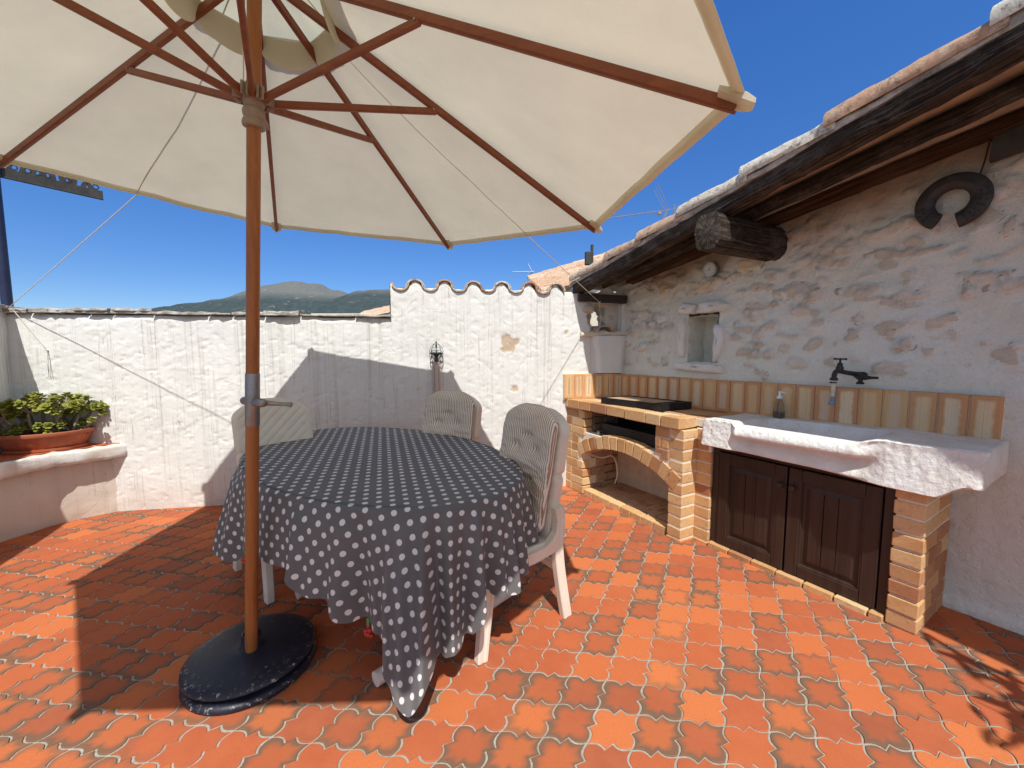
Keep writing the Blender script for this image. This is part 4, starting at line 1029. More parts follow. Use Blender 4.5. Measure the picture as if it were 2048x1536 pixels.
HANG = [(-180, .40), (-150, .40), (-125, .43), (-112, .475), (-106, .47), (-99, .44), (-92, .32), (-84, .285), (-77, .285), (-70, .29), (-64, .285), (-61, .355), (-54, .355), (-50, .435), (-44, .455), (-39, .46), (-36.5, .60), (-30, .70), (-26, .61),
        (-21, .575), (-16, .565), (-11, .50), (-8, .375), (-3, .40), (3, .425), (8, .385), (16, .40), (25, .45), (31, .43), (45, .33), (70, .30), (100, .30), (135, .36), (160, .42), (180, .40)]
def build_cloth():
    n = 720; th = np.linspace(-180, 180, n, endpoint=False); hx = np.array(HANG)
    hang = np.interp(th, hx[:, 0], hx[:, 1]); ker = np.exp(-np.linspace(-2, 2, 9) ** 2); ker /= ker.sum(); hang = np.convolve(np.r_[hang[-8:], hang, hang[:8]], ker, 'same')[8:-8]
    t = np.radians(th); ct, st = np.cos(t), np.sin(t)
    E = TC[None, :2] + (ct * SA)[:, None] * TU[:2] + (st * SB)[:, None] * TV[:2]
    N = (ct / SA)[:, None] * TU[:2] + (st / SB)[:, None] * TV[:2]; N /= np.linalg.norm(N, axis=1)[:, None]
    # fold pattern along the rim: sharpened ridges at measured places plus gentle waves
    fold = np.zeros(n)
    for c, w, a in ((-128, 7, .7), (-112, 6, 1.0), (-103, 3, .6), (-96, 3, -.4), (-88, 4, .35), (-76, 4, .3), (-63.5, 2.2, 1.0), (-58, 3, .55), (-51, 2.5, .75), (-45, 2.2, -.6), (-40.5, 1.8, .5), (-36.5, 1.6, 1.1), (-33, 2, .7), (-27.5, 1.5, .95), (-23.5, 1.6, -.55), (-19.5, 1.8, .55),
                    (-14.5, 1.6, -.4), (-10, 2.2, .85), (-5.5, 1.8, -.5), (-1, 2.0, .5), (4, 2, .8), (8.5, 1.6, -.5), (13, 3, .6), (20, 2.5, -.4), (27, 4, .8), (40, 4, -.3), (55, 5, .7), (72, 6, -.2), (85, 6, .6), (110, 7, .7), (140, 7, .8), (165, 6, .6)):
        d = (th - c + 180) % 360 - 180; fold += a * np.exp(-(d / w) ** 2)
    fold += .16 * fbm(np.cos(t) * 9, np.sin(t) * 9, 501, 3)
    rows, cu, cv = [], [], []
    ca, sa = math.cos(R_(108)), math.sin(R_(108))
    def put(P2, z, Fl): rows.append(np.c_[P2, z]); cu.append(Fl[:, 0] * ca + Fl[:, 1] * sa); cv.append(-Fl[:, 0] * sa + Fl[:, 1] * ca)
    for r in np.linspace(.012, .975, 26):
        P = TC[None, :2] + (E - TC[None, :2]) * r; put(P, np.full(n, TZ) + .0015 * vnoise(P[:, 0] * 9, P[:, 1] * 9, 502), P)
    rr = .022
    Eb = E - N * rr * .0
    for q in (0, .35, .7, 1.1, pi / 2):
        P = E + N * (rr * (math.sin(q) - 1)); put(P, np.full(n, TZ - rr * (1 - math.cos(q))), E + N * (rr * (q - 1)))
    for w in np.linspace(.03, 1, 56):
        s = hang * w; amp = .052 * smooth(0, .42, s) + .016 * smooth(0, .06, s)
        tip = .10 * np.exp(-((th + 30) / 5.5) ** 2) * (s / .6) ** 1.5 + .035 * np.exp(-((th + 110) / 10) ** 2) * (s / .45) ** 1.3
        out = .012 * smooth(0, .1, s) + .045 * s + amp * fold + tip
        sw = .010 * s / .4 * vnoise(th * .12, s * 4, 503)
        Tn = np.c_[-N[:, 1], N[:, 0]]
        P = E + N * out[:, None] + Tn * sw[:, None]
        dz = s * (1 - .06 * smooth(.1, .6, s) * np.abs(fold))
        put(P, TZ - rr - dz, E + N * (rr * .6 + s)[:, None])
    G = np.stack(rows, 0)
    b = MB(); b.grid(G, closed_v=True, cu=np.stack(cu), cv=np.stack(cv)); m = len(b.v[0])
    b.f.append(tuple(range(n)))
    o = b.build('tablecloth', M['cloth'], smooth_=True)
    tag(o, 'dark grey tablecloth with white polka dots draped over the oval table', 'tablecloth')
    return G, th
CG, CTH = build_cloth()
def clothpt(theta): i = int(np.argmin(np.abs(CTH - theta))); return CG[-1, i]
for k, (th_, lab) in enumerate(((-44.5, 'red berry cloth weight with green clip hanging from the front hem of the tablecloth'), (-93.5, 'red berry cloth weight tucked at the left hem of the tablecloth behind the parasol pole'))):
    p = clothpt(th_); w = thing('cloth_weight', lab, 'cloth weight', p + UP * -.01, group='tablecloth weights')
    b = MB(); b.cbox(p + np.array([-.006, -.008, -.030]), (.012, 0, 0), (0, .008, 0), (0, 0, .034), .002); b.build('clip', M['green'], w)
    b = MB()
    for j in range(7): blob(b, p + np.array([.010 * math.sin(j * 2.3), -.004 + .008 * math.cos(j * 2.3), -.040 - .0055 * j]), (.010, .009, .009), 600 + j, 8, .1)
    b.build('berry', M['red'], w, smooth_=True)

# ================================================================== chairs
def halfw(v, W=.232, notch=True):
    w = W * (.90 + .10 * smooth(0, .6, v)); q = np.clip((v - .80) / .20, 0, 1); w = w * (1 - .42 * q ** 3.2)
    if notch: w = w - .018 * np.exp(-((v - .52) / .022) ** 4)
    return w
def backx(y, v, rec): return .085 - rec * v + .35 * y * y + .012 * np.sin(v * pi)
def make_chair(rec=.10):
    t = thing('garden_chair', '', 'chair')
    b = MB()
    # seat
    ys = np.linspace(-.235, .235, 22); xs = np.linspace(.03, .535, 22); rows = []
    Y, X = np.meshgrid(ys, xs, indexing='ij')
    Z = .425 - .012 * np.cos(Y / .235 * pi / 2) - .02 * smooth(.47, .535, X) + .008 * smooth(.15, .24, np.abs(Y))
    top = np.dstack([X, Y, Z]); b.grid(top)
    rim = np.concatenate([top[:, 0], top[-1, 1:], top[-2::-1, -1], top[0, -2:0:-1]]); low = rim.copy(); low[:, 2] = .375; inn = low * 1; inn[:, 0] = .28 + (inn[:, 0] - .28) * .93; inn[:, 1] *= .93
    b.grid(np.stack([rim, low, inn]), closed_v=True); b.build('seat', M['resin'], t, True, True, autos=40)
    # back shell, wrapped edges, slanting flutes
    nu, nv = 56, 84; u = np.r_[-1, np.linspace(-1, 1, nu), 1]; v = np.r_[np.linspace(0, 1, nv), 1]; U, V = np.meshgrid(u, v, indexing='ij')
    Yb = U * halfw(V); Zb = .40 + .675 * V - .030 * np.abs(U) ** 3 * smooth(.75, 1, V)
    ph = ((Zb - .92 * Yb) / .062) % 1; gr = np.exp(-((ph - .5) / .10) ** 2) * smooth(.92, .80, np.abs(U)) * smooth(.18, .26, V) * smooth(.96, .90, V)
    Xb = backx(Yb, V, rec) - .0055 * gr - .008 * np.abs(U) ** 14 - .008 * V ** 30
    back = np.zeros_like(U); back[0, :] = 1; back[-1, :] = 1; back[:, -1] = 1
    Xb = Xb - .052 * back
    b = MB(); b.grid(np.dstack([Xb, Yb, Zb])); 
    Xr = backx(Yb, V, rec) - .018; b.grid(np.dstack([Xr, Yb * .985, Zb - .004])[::-1][1:-1, :-1])
    b.build('backrest', M['resin'], t, True, True, autos=45)
    def leg(path, w, d):
        b = MB(); p = np.array(path, float); rows = []
        n = 26; q = spline(p, n)
        T = np.gradient(q, axis=0); T /= np.linalg.norm(T, axis=1)[:, None]
        for i in range(n):
            f = i / (n - 1); ww = w[0] + (w[1] - w[0]) * f; dd = d[0] + (d[1] - d[0]) * f
            yv = np.array([0, 1.0, 0]); xv = np.cross(yv, T[i]); xv /= np.linalg.norm(xv)
            c = .005; pr = [(-1, -.35), (-.72, -.35), (-.72, -.35)]
            cs = [(-ww / 2, -dd / 2 + c), (-ww / 2 + c, -dd / 2), (ww / 2 - c, -dd / 2), (ww / 2, -dd / 2 + c), (ww / 2, -.006), (ww / 2 - .004, -.003), (ww / 2 - .004, .003), (ww / 2, .006), (ww / 2, dd / 2 - c), (ww / 2 - c, dd / 2), (-ww / 2 + c, dd / 2), (-ww / 2, dd / 2 - c)]
            # shallow flute on both broad sides
            cs = [(-ww / 2, -dd / 2 + c), (-ww / 2 + c, -dd / 2), (-ww * .18, -dd / 2), (-ww * .12, -dd / 2 + .004), (ww * .12, -dd / 2 + .004), (ww * .18, -dd / 2), (ww / 2 - c, -dd / 2), (ww / 2, -dd / 2 + c), (ww / 2, dd / 2 - c), (ww / 2 - c, dd / 2), (ww * .18, dd / 2), (ww * .12, dd / 2 - .004), (-ww * .12, dd / 2 - .004), (-ww * .18, dd / 2), (-ww / 2 + c, dd / 2), (-ww / 2, dd / 2 - c)]
            rows.append([q[i] + xv * a + yv * e for a, e in cs])
        P = np.array(rows); m = P.shape[1]; b.grid(P, closed_v=True); b.f.append(tuple(range(m))); b.f.append(tuple(b.n - m + i for i in range(m))[::-1]); return b.build('leg', M['resin'], t, True, True, autos=35)
    for s in (-1, 1):
        leg([(.055, s * .238, .60), (.045, s * .24, .52), (.062, s * .245, .42), (.055, s * .25, .30), (.03, s * .252, .15), (.002, s * .255, 0)], (.058, .056), (.046, .040))
        leg([(.46, s * .232, .415), (.485, s * .24, .30), (.51, s * .247, .15), (.53, s * .252, 0)], (.064, .054), (.046, .040))
        b = MB(); q = spline([(.06, s * .243, .45), (.12, s * .242, .405), (.22, s * .239, .385), (.36, s * .236, .385), (.47, s * .234, .39)], 24)
        rows = []
        for i in range(24):
            hh = .055 + .05 * (1 - smooth(0, .35, i / 23)); rows.append([q[i] + np.array([0, a * .019, e * hh / 2]) for a, e in ((-1, -1), (1, -1), (1, 1), (-1, 1))])
        P = np.array(rows); b.grid(P, closed_v=True); b.f.append((0, 1, 2, 3)); b.f.append((b.n - 1, b.n - 2, b.n - 3, b.n - 4)); b.build('side_frame', M['resin'], t, True, True, autos=40)
    b = MB(); b.bar((.045, -.235, .27), (.045, .235, .27), .030, .042, c=.005); b.build('stretcher', M['resin'], t, False, True)
    return t
def copy_tree(o):
    c = o.copy(); COL.objects.link(c); WL[c.name] = WL[o.name]
    for ch in list(o.children):
        d = ch.copy(); COL.objects.link(d); d.parent = c
    return c
def place(o, xy, f, label):
    o.location = (xy[0], xy[1], 0); o.rotation_euler = (0, 0, math.atan2(f[1], f[0])); o['label'] = label; o['group'] = 'garden chairs round the table'; WL[o.name] = np.array([xy[0], xy[1], 0.])
chA = make_chair(.10); chB = copy_tree(chA); chC = copy_tree(chA)
place(chA, (.135, 2.215), (-.80, -.595), 'cream plastic chair nearest the barbecue, rear leg splayed beside the cloth')
place(chB, (-.445, 2.985), (-.42, -.905), 'cream plastic chair behind the table below the wall lamp')
place(chC, (-1.60, 2.655), (.77, -.64), 'bare cream plastic chair with slanting flutes and no cushion, left of the table')
def make_cushion(name, label, chair, seed):
    t = MB(); nv, nu = 110, 92; v = np.linspace(0, 1, nv); ph = np.linspace(0, 2 * pi, nu, endpoint=False); V, P = np.meshgrid(v, ph, indexing='ij')
    ev = np.clip(np.minimum(V, 1 - V) / .10, 0, 1); endk = (1 - (1 - ev) ** 2.2) ** .5
    w = halfw(V, .215, False) * (.55 + .45 * endk) + .004
    c, s = np.cos(P), np.sin(P); Y = np.sign(c) * np.abs(c) ** .55 * w
    th = .030 * endk + .002; X = np.sign(s) * np.abs(s) ** .62 * th
    Z = .44 + .66 * V - .02 * np.abs(Y / .215) ** 3 * smooth(.8, 1, V)
    frt = smooth(0, .3, s)
    for (y0, z0) in ((.0, .93), (-.085, .865), (.085, .865), (-.07, .70), (.07, .70), (0, .62)):
        d = np.hypot((Y - y0) / 1.1, Z - z0); X = X - frt * (.030 * np.exp(-(d / .020) ** 2) + .012 * np.exp(-(d / .07) ** 2))
    X = X + frt * (.006 * fbm(Y * 14 + 2 * Z, Z * 30, seed, 3) + .006 * smooth(.86, .8, Z) * np.abs(fbm(Y * 9, Z * 38 + Y * 5, seed + 4, 3)) * 2)
    Yw = Y + frt * .004 * fbm(Y * 20, Z * 16, seed + 7, 2)
    X0 = backx(Y, (Z - .40) / .675, .10)
    G = np.dstack([X0 + .030 + X, Yw, Z])
    t.grid(G, closed_v=True, cu=Y + .004 * np.sign(s), cv=Z); t.f.append(tuple(range(nu))[::-1]); t.f.append(tuple(t.n - nu + i for i in range(nu)))
    o = t.build(name, M['stripe'], None, smooth_=True, local=True); o.location = chair.location; o.rotation_euler = chair.rotation_euler
    return tag(o, label, 'cushion', 'striped chair cushions')
make_cushion('chair_cushion', 'striped tufted cushion on the chair nearest the barbecue', chA, 701)
make_cushion('chair_cushion', 'striped tufted cushion on the chair behind the table below the wall lamp', chB, 731)

# ================================================================== parasol
UB = np.array([-1.137, 1.645, .15]); UN = np.array([.081, -.033, 1.0]); UN /= np.linalg.norm(UN)
UL, UR, UPH, UA = 2.03, 1.67, -.3, .605
u1 = np.cross([0, 1.0, 0], UN); u1 /= np.linalg.norm(u1); u2 = np.cross(UN, u1); UC = UB + UL * UN
def UP_(r, a, hh): return UC + r * (math.cos(a) * u1 + math.sin(a) * u2) + UN * hh
par = thing('parasol', 'large octagonal ecru canvas parasol with wooden pole, ribs and struts', 'parasol', UB * np.array([1, 1, 0]))
b = MB(); b.lathe(UB, UN, [(.0245, -.06), (.0245, .958)], 24); b.build('lower_pole', M['teak'], par, smooth_=True, autos=40)
b = MB(); b.lathe(UB, UN, [(.0238, 1.150), (.0238, 2.66), (.030, 2.66), (.030, 2.74), (.012, 2.80)], 24); b.build('upper_pole', M['teak'], par, smooth_=True, autos=40)
b = MB(); b.lathe(UB, UN, [(.0243, .945), (.0262, .948), (.0262, 1.158), (.0240, 1.161)], 28); slv = b.build('metal_sleeve', M['steel'], par, smooth_=True, autos=40)
cx = np.array([.86, -.50, 0.0]); cx /= np.linalg.norm(cx); cp = UB + UN * 1.045
b = MB(); b.lathe(cp - cx * .075, cx, [(.004, 0), (.013, .003), (.0165, .012), (.0172, .03), (.0172, .055)], 20); b.lathe(cp + cx * .018, cx, [(.0172, 0), (.0178, .035), (.0170, .06), (.012, .070), (.004, .073)], 20)
cr = b.build('crank_housing', M['steel'], slv, smooth_=True, autos=50)
c2 = np.array([.97, .22, -.10]); c2 /= np.linalg.norm(c2)
b = MB(); b.lathe(cp + cx * .058 + c2 * .012, c2, [(.0115, 0), (.0075, .06), (.0072, .075), (.0085, .078), (.0088, .094), (.0105, .096), (.0105, .102), (.005, .102), (.005, .098)], 16); b.build('crank_handle', M['steel'], slv, smooth_=True, autos=40)
b = MB(); HP = UB + UN * 2.085
b.lathe(HP, UN, [(.027, 0), (.037, .004), (.039, .014), (.036, .026), (.032, .034), (.036, .042), (.038, .052), (.036, .062), (.031, .072), (.036, .088), (.046, .100), (.050, .108), (.048, .130), (.030, .132)], 28)
for k in range(8):
    a = UPH + k * pi / 4
    for s in (-1, 1):
        d = math.cos(a) * u1 + math.sin(a) * u2; e = np.cross(UN, d); b.cbox(HP + UN * .088 + d * .036 + e * (s * .0155 - .0045), d * .030, e * .009, UN * .046, .003)
hub = b.build('runner', M['greyplastic'], par, smooth_=True, autos=40)
b = MB()
b.lathe(UC + UN * (UA - .045), UN, [(.028, 0), (.05, .004), (.05, .04), (.028, .045)], 24); b.build('top_hub', M['greyplastic'], par, smooth_=True, autos=40)
for k in range(8):
    a = UPH + k * pi / 4; d = math.cos(a) * u1 + math.sin(a) * u2; e = np.cross(UN, d)
    p0 = UP_(.05, a, UA - .030); p1 = UP_(UR - .035, a, .012 - .012); up = np.cross(p1 - p0, e); up /= np.linalg.norm(up)
    b = MB(); b.bar(p0, p1, .019, .030, up=UN, c=.003); b.bar(p0 - UN * .0165, p1 - UN * .0165, .011, .005, up=UN, c=.001); rib = b.build('rib', M['ribwood'], par)
    fr = .597; q1 = UP_(UR * (1 - fr), a, UA * fr - .030); q0 = UP_(.048, a, .155)
    sd = e * .0
    b = MB(); b.bar(q0 - d * .004, q1 + d * .015, .018, .027, up=UN, c=.004); st = b.build('strut', M['ribwood'], par)
    b = MB(); b.lathe(q1 - e * .0125, e, [(.004, 0), (.004, .025)], 10); b.build('bolt', M['steel'], st)
    # canvas pocket at the rib tip
    b = MB(); pr = []
    for f, w, hh in ((0, .030, .010), (.4, .033, .012), (.75, .030, .013), (1, .020, .008)):
        c = UP_(UR - .085 + .09 * f, a, UA * (.085 - .09 * f) / UR + .004)
        pr.append([c + e * (w * x) + UN * (hh * z) for x, z in ((-1, .45), (-.95, -.9), (-.5, -1.35), (.5, -1.35), (.95, -.9), (1, .45))])
    b.grid(np.array(pr), closed_v=True); b.f.append(tuple(range(6))); b.f.append(tuple(b.n - 6 + i for i in range(6))[::-1]); b.build('tip_pocket', M['hem'], par, smooth_=True, autos=60)
def canopy():
    b = MB(); nr, na = 44, 26; r0 = .262
    rows = []
    rr = np.r_[np.linspace(r0, UR - .02, nr)]
    A, RR = np.meshgrid(np.linspace(0, 8, 8 * na, endpoint=False), rr, indexing='ij')
    f = A % 1; k = np.floor(A); a0 = UPH + k * pi / 4
    ca, sa = np.cos(a0), np.sin(a0); cb, sb = np.cos(a0 + pi / 4), np.sin(a0 + pi / 4)
    x = RR * (ca * (1 - f) + cb * f); y = RR * (sa * (1 - f) + sb * f)
    hgt = UA * (1 - RR / UR) + .017
    sagc = 4 * f * (1 - f); w = RR / UR
    sag = -.016 * sagc * np.sin(np.clip(w, 0, 1) * pi) ** 1
    wr = .006 * fbm(x * 4, y * 4, 801, 4) * sagc + .0035 * sagc * fbm(f * 16, RR * 2.2 + k * 5, 806, 3) + .004 * np.exp(-(np.minimum(f, 1 - f) * RR / .05) ** 2) * vnoise(RR * 14, k * 3.3, 803) + .006 * sagc * w ** 6 * vnoise(f * 9, k * 2.7, 804)
    # crease wrinkles fanning from the rib tips
    hgt = hgt + sag + wr
    P = UC + x[..., None] * u1 + y[..., None] * u2 + hgt[..., None] * UN
    b.grid(P, closed_u=True); o = b.build('canopy', M['canvas'], par, smooth_=True)
    # folded hem along the rim
    h = MB(); rim = P[:, -1]; rows = []
    cdir = rim - UC; cdir /= np.linalg.norm(cdir, axis=1)[:, None]
    for out, dz in ((-.030, .011), (-.002, 0.000), (.006, -.003), (.008, -.007), (.005, -.010), (-.006, -.0075), (-.020, -.002)):
        rows.append(rim + cdir * out + UN * dz)
    h.grid(np.stack(rows, 0), closed_v=True); h.build('hem', M['hem'], o, smooth_=True)
    # vent cap and its scalloped skirt
    c = MB(); rr = np.linspace(.02, .345, 16); A, RR = np.meshgrid(np.linspace(0, 8, 8 * 10, endpoint=False), rr, indexing='ij'); f = A % 1; k = np.floor(A); a0 = UPH + k * pi / 4
    x = RR * (np.cos(a0) * (1 - f) + np.cos(a0 + pi / 4) * f); y = RR * (np.sin(a0) * (1 - f) + np.sin(a0 + pi / 4) * f); hg = UA + .085 - RR * .36 - .012 * 4 * f * (1 - f) + .004 * fbm(x * 12, y * 12, 811, 2)
    c.grid(UC + x[..., None] * u1 + y[..., None] * u2 + hg[..., None] * UN, closed_u=True); c.build('vent_cap', M['canvas2'], o, smooth_=True)
    v = MB(); A = np.linspace(0, 8, 8 * 24, endpoint=False); f = A % 1; k = np.floor(A); a0 = UPH + k * pi / 4; rows = []
    for w in np.linspace(0, 1, 9):
        r = r0 * (1 + .10 * w) + .012 * w * vnoise(A * 2.2, A * 0, 815)
        dep = (.055 + .055 * np.abs(np.sin(f * pi)) ** .6)
        x = r * (np.cos(a0) * (1 - f) + np.cos(a0 + pi / 4) * f); y = r * (np.sin(a0) * (1 - f) + np.sin(a0 + pi / 4) * f)
        hg = UA * (1 - r0 / UR) + .017 - dep * w
        rows.append(UC + x[:, None] * u1 + y[:, None] * u2 + hg[:, None] * UN)
    v.grid(np.stack(rows, 0), closed_v=True); v.build('vent_skirt', M['canvas2'], o, smooth_=True)
    return o
can = canopy()
b = MB(); b.tube([UB + UN * 2.66 + np.array([-.028, -.01, 0]), UB + UN * 2.4 + np.array([-.031, -.012, 0]), UB + UN * 2.22 + np.array([-.026, -.02, 0])], .0022, 6); b.lathe(UB + UN * 2.49 + np.array([-.036, -.012, 0]), UN, [(.003, 0), (.009, .01), (.009, .045), (.003, .055)], 10); b.build('pull_cord', M['rope'], par)
bc = np.array([-1.153, 1.668, 0])
b = MB(); b.lathe(bc, UP, [(.232, .0), (.250, .004), (.254, .014), (.250, .026), (.236, .033), (.212, .037), (.208, .046), (.216, .056), (.244, .059), (.252, .065), (.251, .074), (.243, .080), (.215, .083), (.13, .087), (.07, .091), (.045, .095), (.041, .112), (.037, .150), (.036, .158), (.030, .159), (.029, .13)], 64,
        edge=np.repeat([.2, .8, 1, .7, .2, .1, .1, .1, .8, 1, 1, .8, .25, 0, 0, .1, .2, .5, 1, 1, 0], 64)); o = b.build('base', M['navy'], par, smooth_=True, autos=50)
o['label'] = 'chipped navy blue double-disc parasol base with socket'

# cord slung over the parasol between the wall corner and the lintel
def overp(r, a, lift=.022): return UP_(r, a, UA * (1 - r / UR) + lift + .006)
pk = []
lf = BW(-1.205, .012, 1.398); k0 = BW(-1.414, .03, 1.748)
eL = UC + (UP_(UR, UPH + 3 * pi / 4, 0) - UC) * .40 + (UP_(UR, UPH + pi, 0) - UC) * .60 + UN * .012
eR = UC + (UP_(UR, UPH + pi / 4, 0) - UC) * .60 + (UP_(UR, UPH + pi / 2, 0) - UC) * .40 + UN * .012
ap = UC + UN * (UA + .10)
mL = UC + (eL - UC) * .22 + UN * (UA * .78 + .035); mR = UC + (eR - UC) * .22 + UN * (UA * .78 + .035)
q = [lf, k0, eL, eL * .5 + mL * .5 + UN * .004, mL, ap, mR, eR * .5 + mR * .5 + UN * .004, eR, BW(3.543, .05, 1.872), BW(3.548, .055, 1.80), BW(3.556, .055, 1.70), BW(3.550, .055, 1.62)]
P = []
for i in range(len(q) - 1):
    for w in np.linspace(0, 1, 8, endpoint=False): P.append(q[i] * (1 - w) + q[i + 1] * w)
P.append(q[-1])
b = MB(); b.tube(P, .0028, 6)
b.tube([lf, lf + np.array([.006, -.004, -.10]), lf + np.array([-.004, -.002, -.22])], .0022, 6); b.tube([lf, lf + np.array([.012, -.02, -.09]), lf + np.array([.016, -.018, -.19])], .0022, 6)
b.lathe(lf + wt * -.03, wt, [(.004, 0), (.004, .05)], 8); b.lathe(BW(3.543, .035, 1.872), wt, [(.006, 0), (.008, .03)], 8)
tag(b.build('cord', M['rope'], smooth_=True), 'thin white cord slung over the parasol from left wall to lintel', 'cord')
# ================================================================== potted jade plant
bowl = thing('plant_bowl', 'oval terracotta-coloured plastic bowl on the corner ledge', 'plant pot', (-3.745, 3.165, .605))
BD = np.array([.70, .71, 0]); BD /= np.linalg.norm(BD); BX = np.array([.86, .51, 0]); BX /= np.linalg.norm(BX); BY = np.array([-BX[1], BX[0], 0]); BC = np.array([-3.745, 3.165, .605])
def oval(b, prof, n=72, flute=0, **at):
    a = np.linspace(0, 2 * pi, n, endpoint=False); rows = []
    for rx, ry, z, f in prof: rows.append(BC + ((rx + f * flute * np.abs(np.sin(a * 14))) * np.cos(a))[:, None] * BX + ((ry + f * flute * np.abs(np.sin(a * 14))) * np.sin(a))[:, None] * BY + UP * z)
    b.grid(np.array(rows), closed_v=True, **at); return n
b = MB(); n = oval(b, [(.02, .02, .012, 0), (.205, .125, .012, 0), (.215, .133, .016, .3), (.235, .158, .060, 1), (.259, .182, .112, .6), (.264, .187, .120, 0), (.276, .200, .122, 0), (.281, .205, .130, 0), (.281, .205, .150, 0), (.275, .199, .154, 0), (.264, .188, .152, 0), (.270, .178, .12, 0), (.25, .165, .10, 0)], 112, .006)
b.build('bowl', M['pot'], bowl, smooth_=True, autos=40)
b = MB(); oval(b, [(.05, .05, .0, 0), (.225, .142, .0, 0), (.236, .150, .006, 0), (.238, .152, .024, 0), (.228, .144, .024, 0), (.05, .05, .014, 0)], 64); b.build('saucer', M['pot'], bowl, smooth_=True, autos=40)
a = np.linspace(0, 2 * pi, 60, endpoint=False); rows = []
for k in np.linspace(.02, 1, 14): rows.append(BC + (.268 * k * np.cos(a))[:, None] * BX + (.176 * k * np.sin(a))[:, None] * BY + (UP * .118)[None, :] + (UP[None, :] * (.018 * fbm(np.cos(a) * k * 6, np.sin(a) * k * 6, 901, 3))[:, None]))
MBs = MB(); MBs.grid(np.array(rows), closed_v=True); MBs.build('soil', M['soil'], bowl, smooth_=True)
jade = thing('jade_plant', 'bushy jade plant with thick grey stems and round green leaves in the bowl', 'plant', BC + UP * .12)
st = MB(); lv = MB(); r2 = np.random.default_rng(5)
def leaf(c, d, up, L, W, col):
    d = d / np.linalg.norm(d); s = np.cross(d, up); s /= np.linalg.norm(s) + 1e-9; u = np.cross(s, d)
    n = 8; a = np.arange(n) * 2 * pi / n; rows = []
    cup = .18 + .1 * r2.random()
    for k, t in ((.0, .5), (.55, 1.0), (.92, .75), (1.0, 0)):
        x = np.cos(a) * .5 * k + .5; wv = np.sin(a) * .5 * k * (.55 + .45 * np.clip(x * 1.6, 0, 1)); z = (cup * (np.abs(wv) * 1.6) ** 2 - .12 * x ** 2 + .05)
        rows.append((c + (x * L)[:, None] * d + (wv * W)[:, None] * s + ((z + .045 * t) * L)[:, None] * u))
    R1 = np.array(rows); rb = R1[::-1][1:].copy() - u * L * .075
    G = np.concatenate([R1, rb]); lv.grid(G, closed_v=True, rnd=col, edge=np.repeat([0, .1, .5, 1, .5, .1, 0], n)); m = lv.n
    lv.f.append(tuple(m - 7 * n + i for i in range(n))); lv.f.append(tuple(m - n + i for i in range(n))[::-1])
def rosette(c, d, R, n):
    d = d / np.linalg.norm(d); col0 = r2.random()
    x = np.cross(d, [.3, .2, 1]); x /= np.linalg.norm(x); y = np.cross(d, x)
    for i in range(n):
        a = i * 2.4; el = .25 + .95 * (1 - i / n); dd = d * math.sin(1.25 * i / n + .05) + (x * math.cos(a) + y * math.sin(a)) * math.cos(1.1 * i / n)
        leaf(c - d * (.025 * (1 - i / n)), dd, d, R * (1.0 - .40 * i / n), R * (.80 - .25 * i / n), float(np.clip(col0 * .5 + .5 * r2.random(), 0, 1)))
def stem(p0, p1, r0, r1, bend=.02):
    m = (p0 + p1) / 2 + (r2.random(3) - .5) * bend * 2; P = spline([p0, m, p1], 10); rr = np.linspace(r0, r1, 10) * (1 + .12 * np.sin(np.arange(10) * 2.2)); st.tube(P, rr, 8)
for k in range(13):
    t0 = (k + .5) / 13 * 2 - 1; p = BC + BX * (.185 * t0 + .02 * (r2.random() - .5)) + BY * (.09 * (r2.random() * 2 - 1)) + UP * .115
    lean = BX * (.13 * t0 + .06 * (r2.random() - .5)) + BY * (.13 * (r2.random() - .65)); hgt = .14 + .085 * r2.random()
    q = p + lean * .8 + UP * hgt; stem(p, q, .012 + .006 * r2.random(), .008)
    for j in range(6):
        a = r2.random() * 6.28; w = q + BX * (.075 * math.cos(a) + .06 * t0) + BY * (.07 * math.sin(a) - .01) + UP * (.0 + .125 * r2.random())
        stem(q, w, .0085, .005, .012); rosette(w, (w - q) * .9 + UP * .05, .044 + .016 * r2.random(), 12)
        if r2.random() < .7:
            w2 = (q + w) / 2 + BX * (.05 * (r2.random() - .5)) + BY * (.06 * (r2.random() - .6)) + UP * .015; stem((q + w) / 2, w2, .005, .004, .008); rosette(w2, w2 - q + UP * .02, .032 + .01 * r2.random(), 8)
    for j in range(2): w = p + BX * (.08 * (r2.random() - .5)) - BY * (.03 + .09 * r2.random()) + UP * (.04 + .07 * r2.random()); stem(p, w, .006, .004, .01); rosette(w, UP + BY * -.4, .038, 10)
for s0 in (-1, 1):  # long side shoots over both ends of the bowl
    p = BC + BX * .20 * s0 + UP * .13
    for j in range(3):
        w = p + BX * s0 * (.10 + .05 * j) + BY * (.08 * (j - 1)) + UP * (.10 + .045 * j); stem(p, w, .010, .005, .02); rosette(w, BX * s0 * .5 + UP, .046, 11)
st.build('stem', M['stem'], jade, smooth_=True); lv.build('foliage', M['leaf'], jade, smooth_=True)

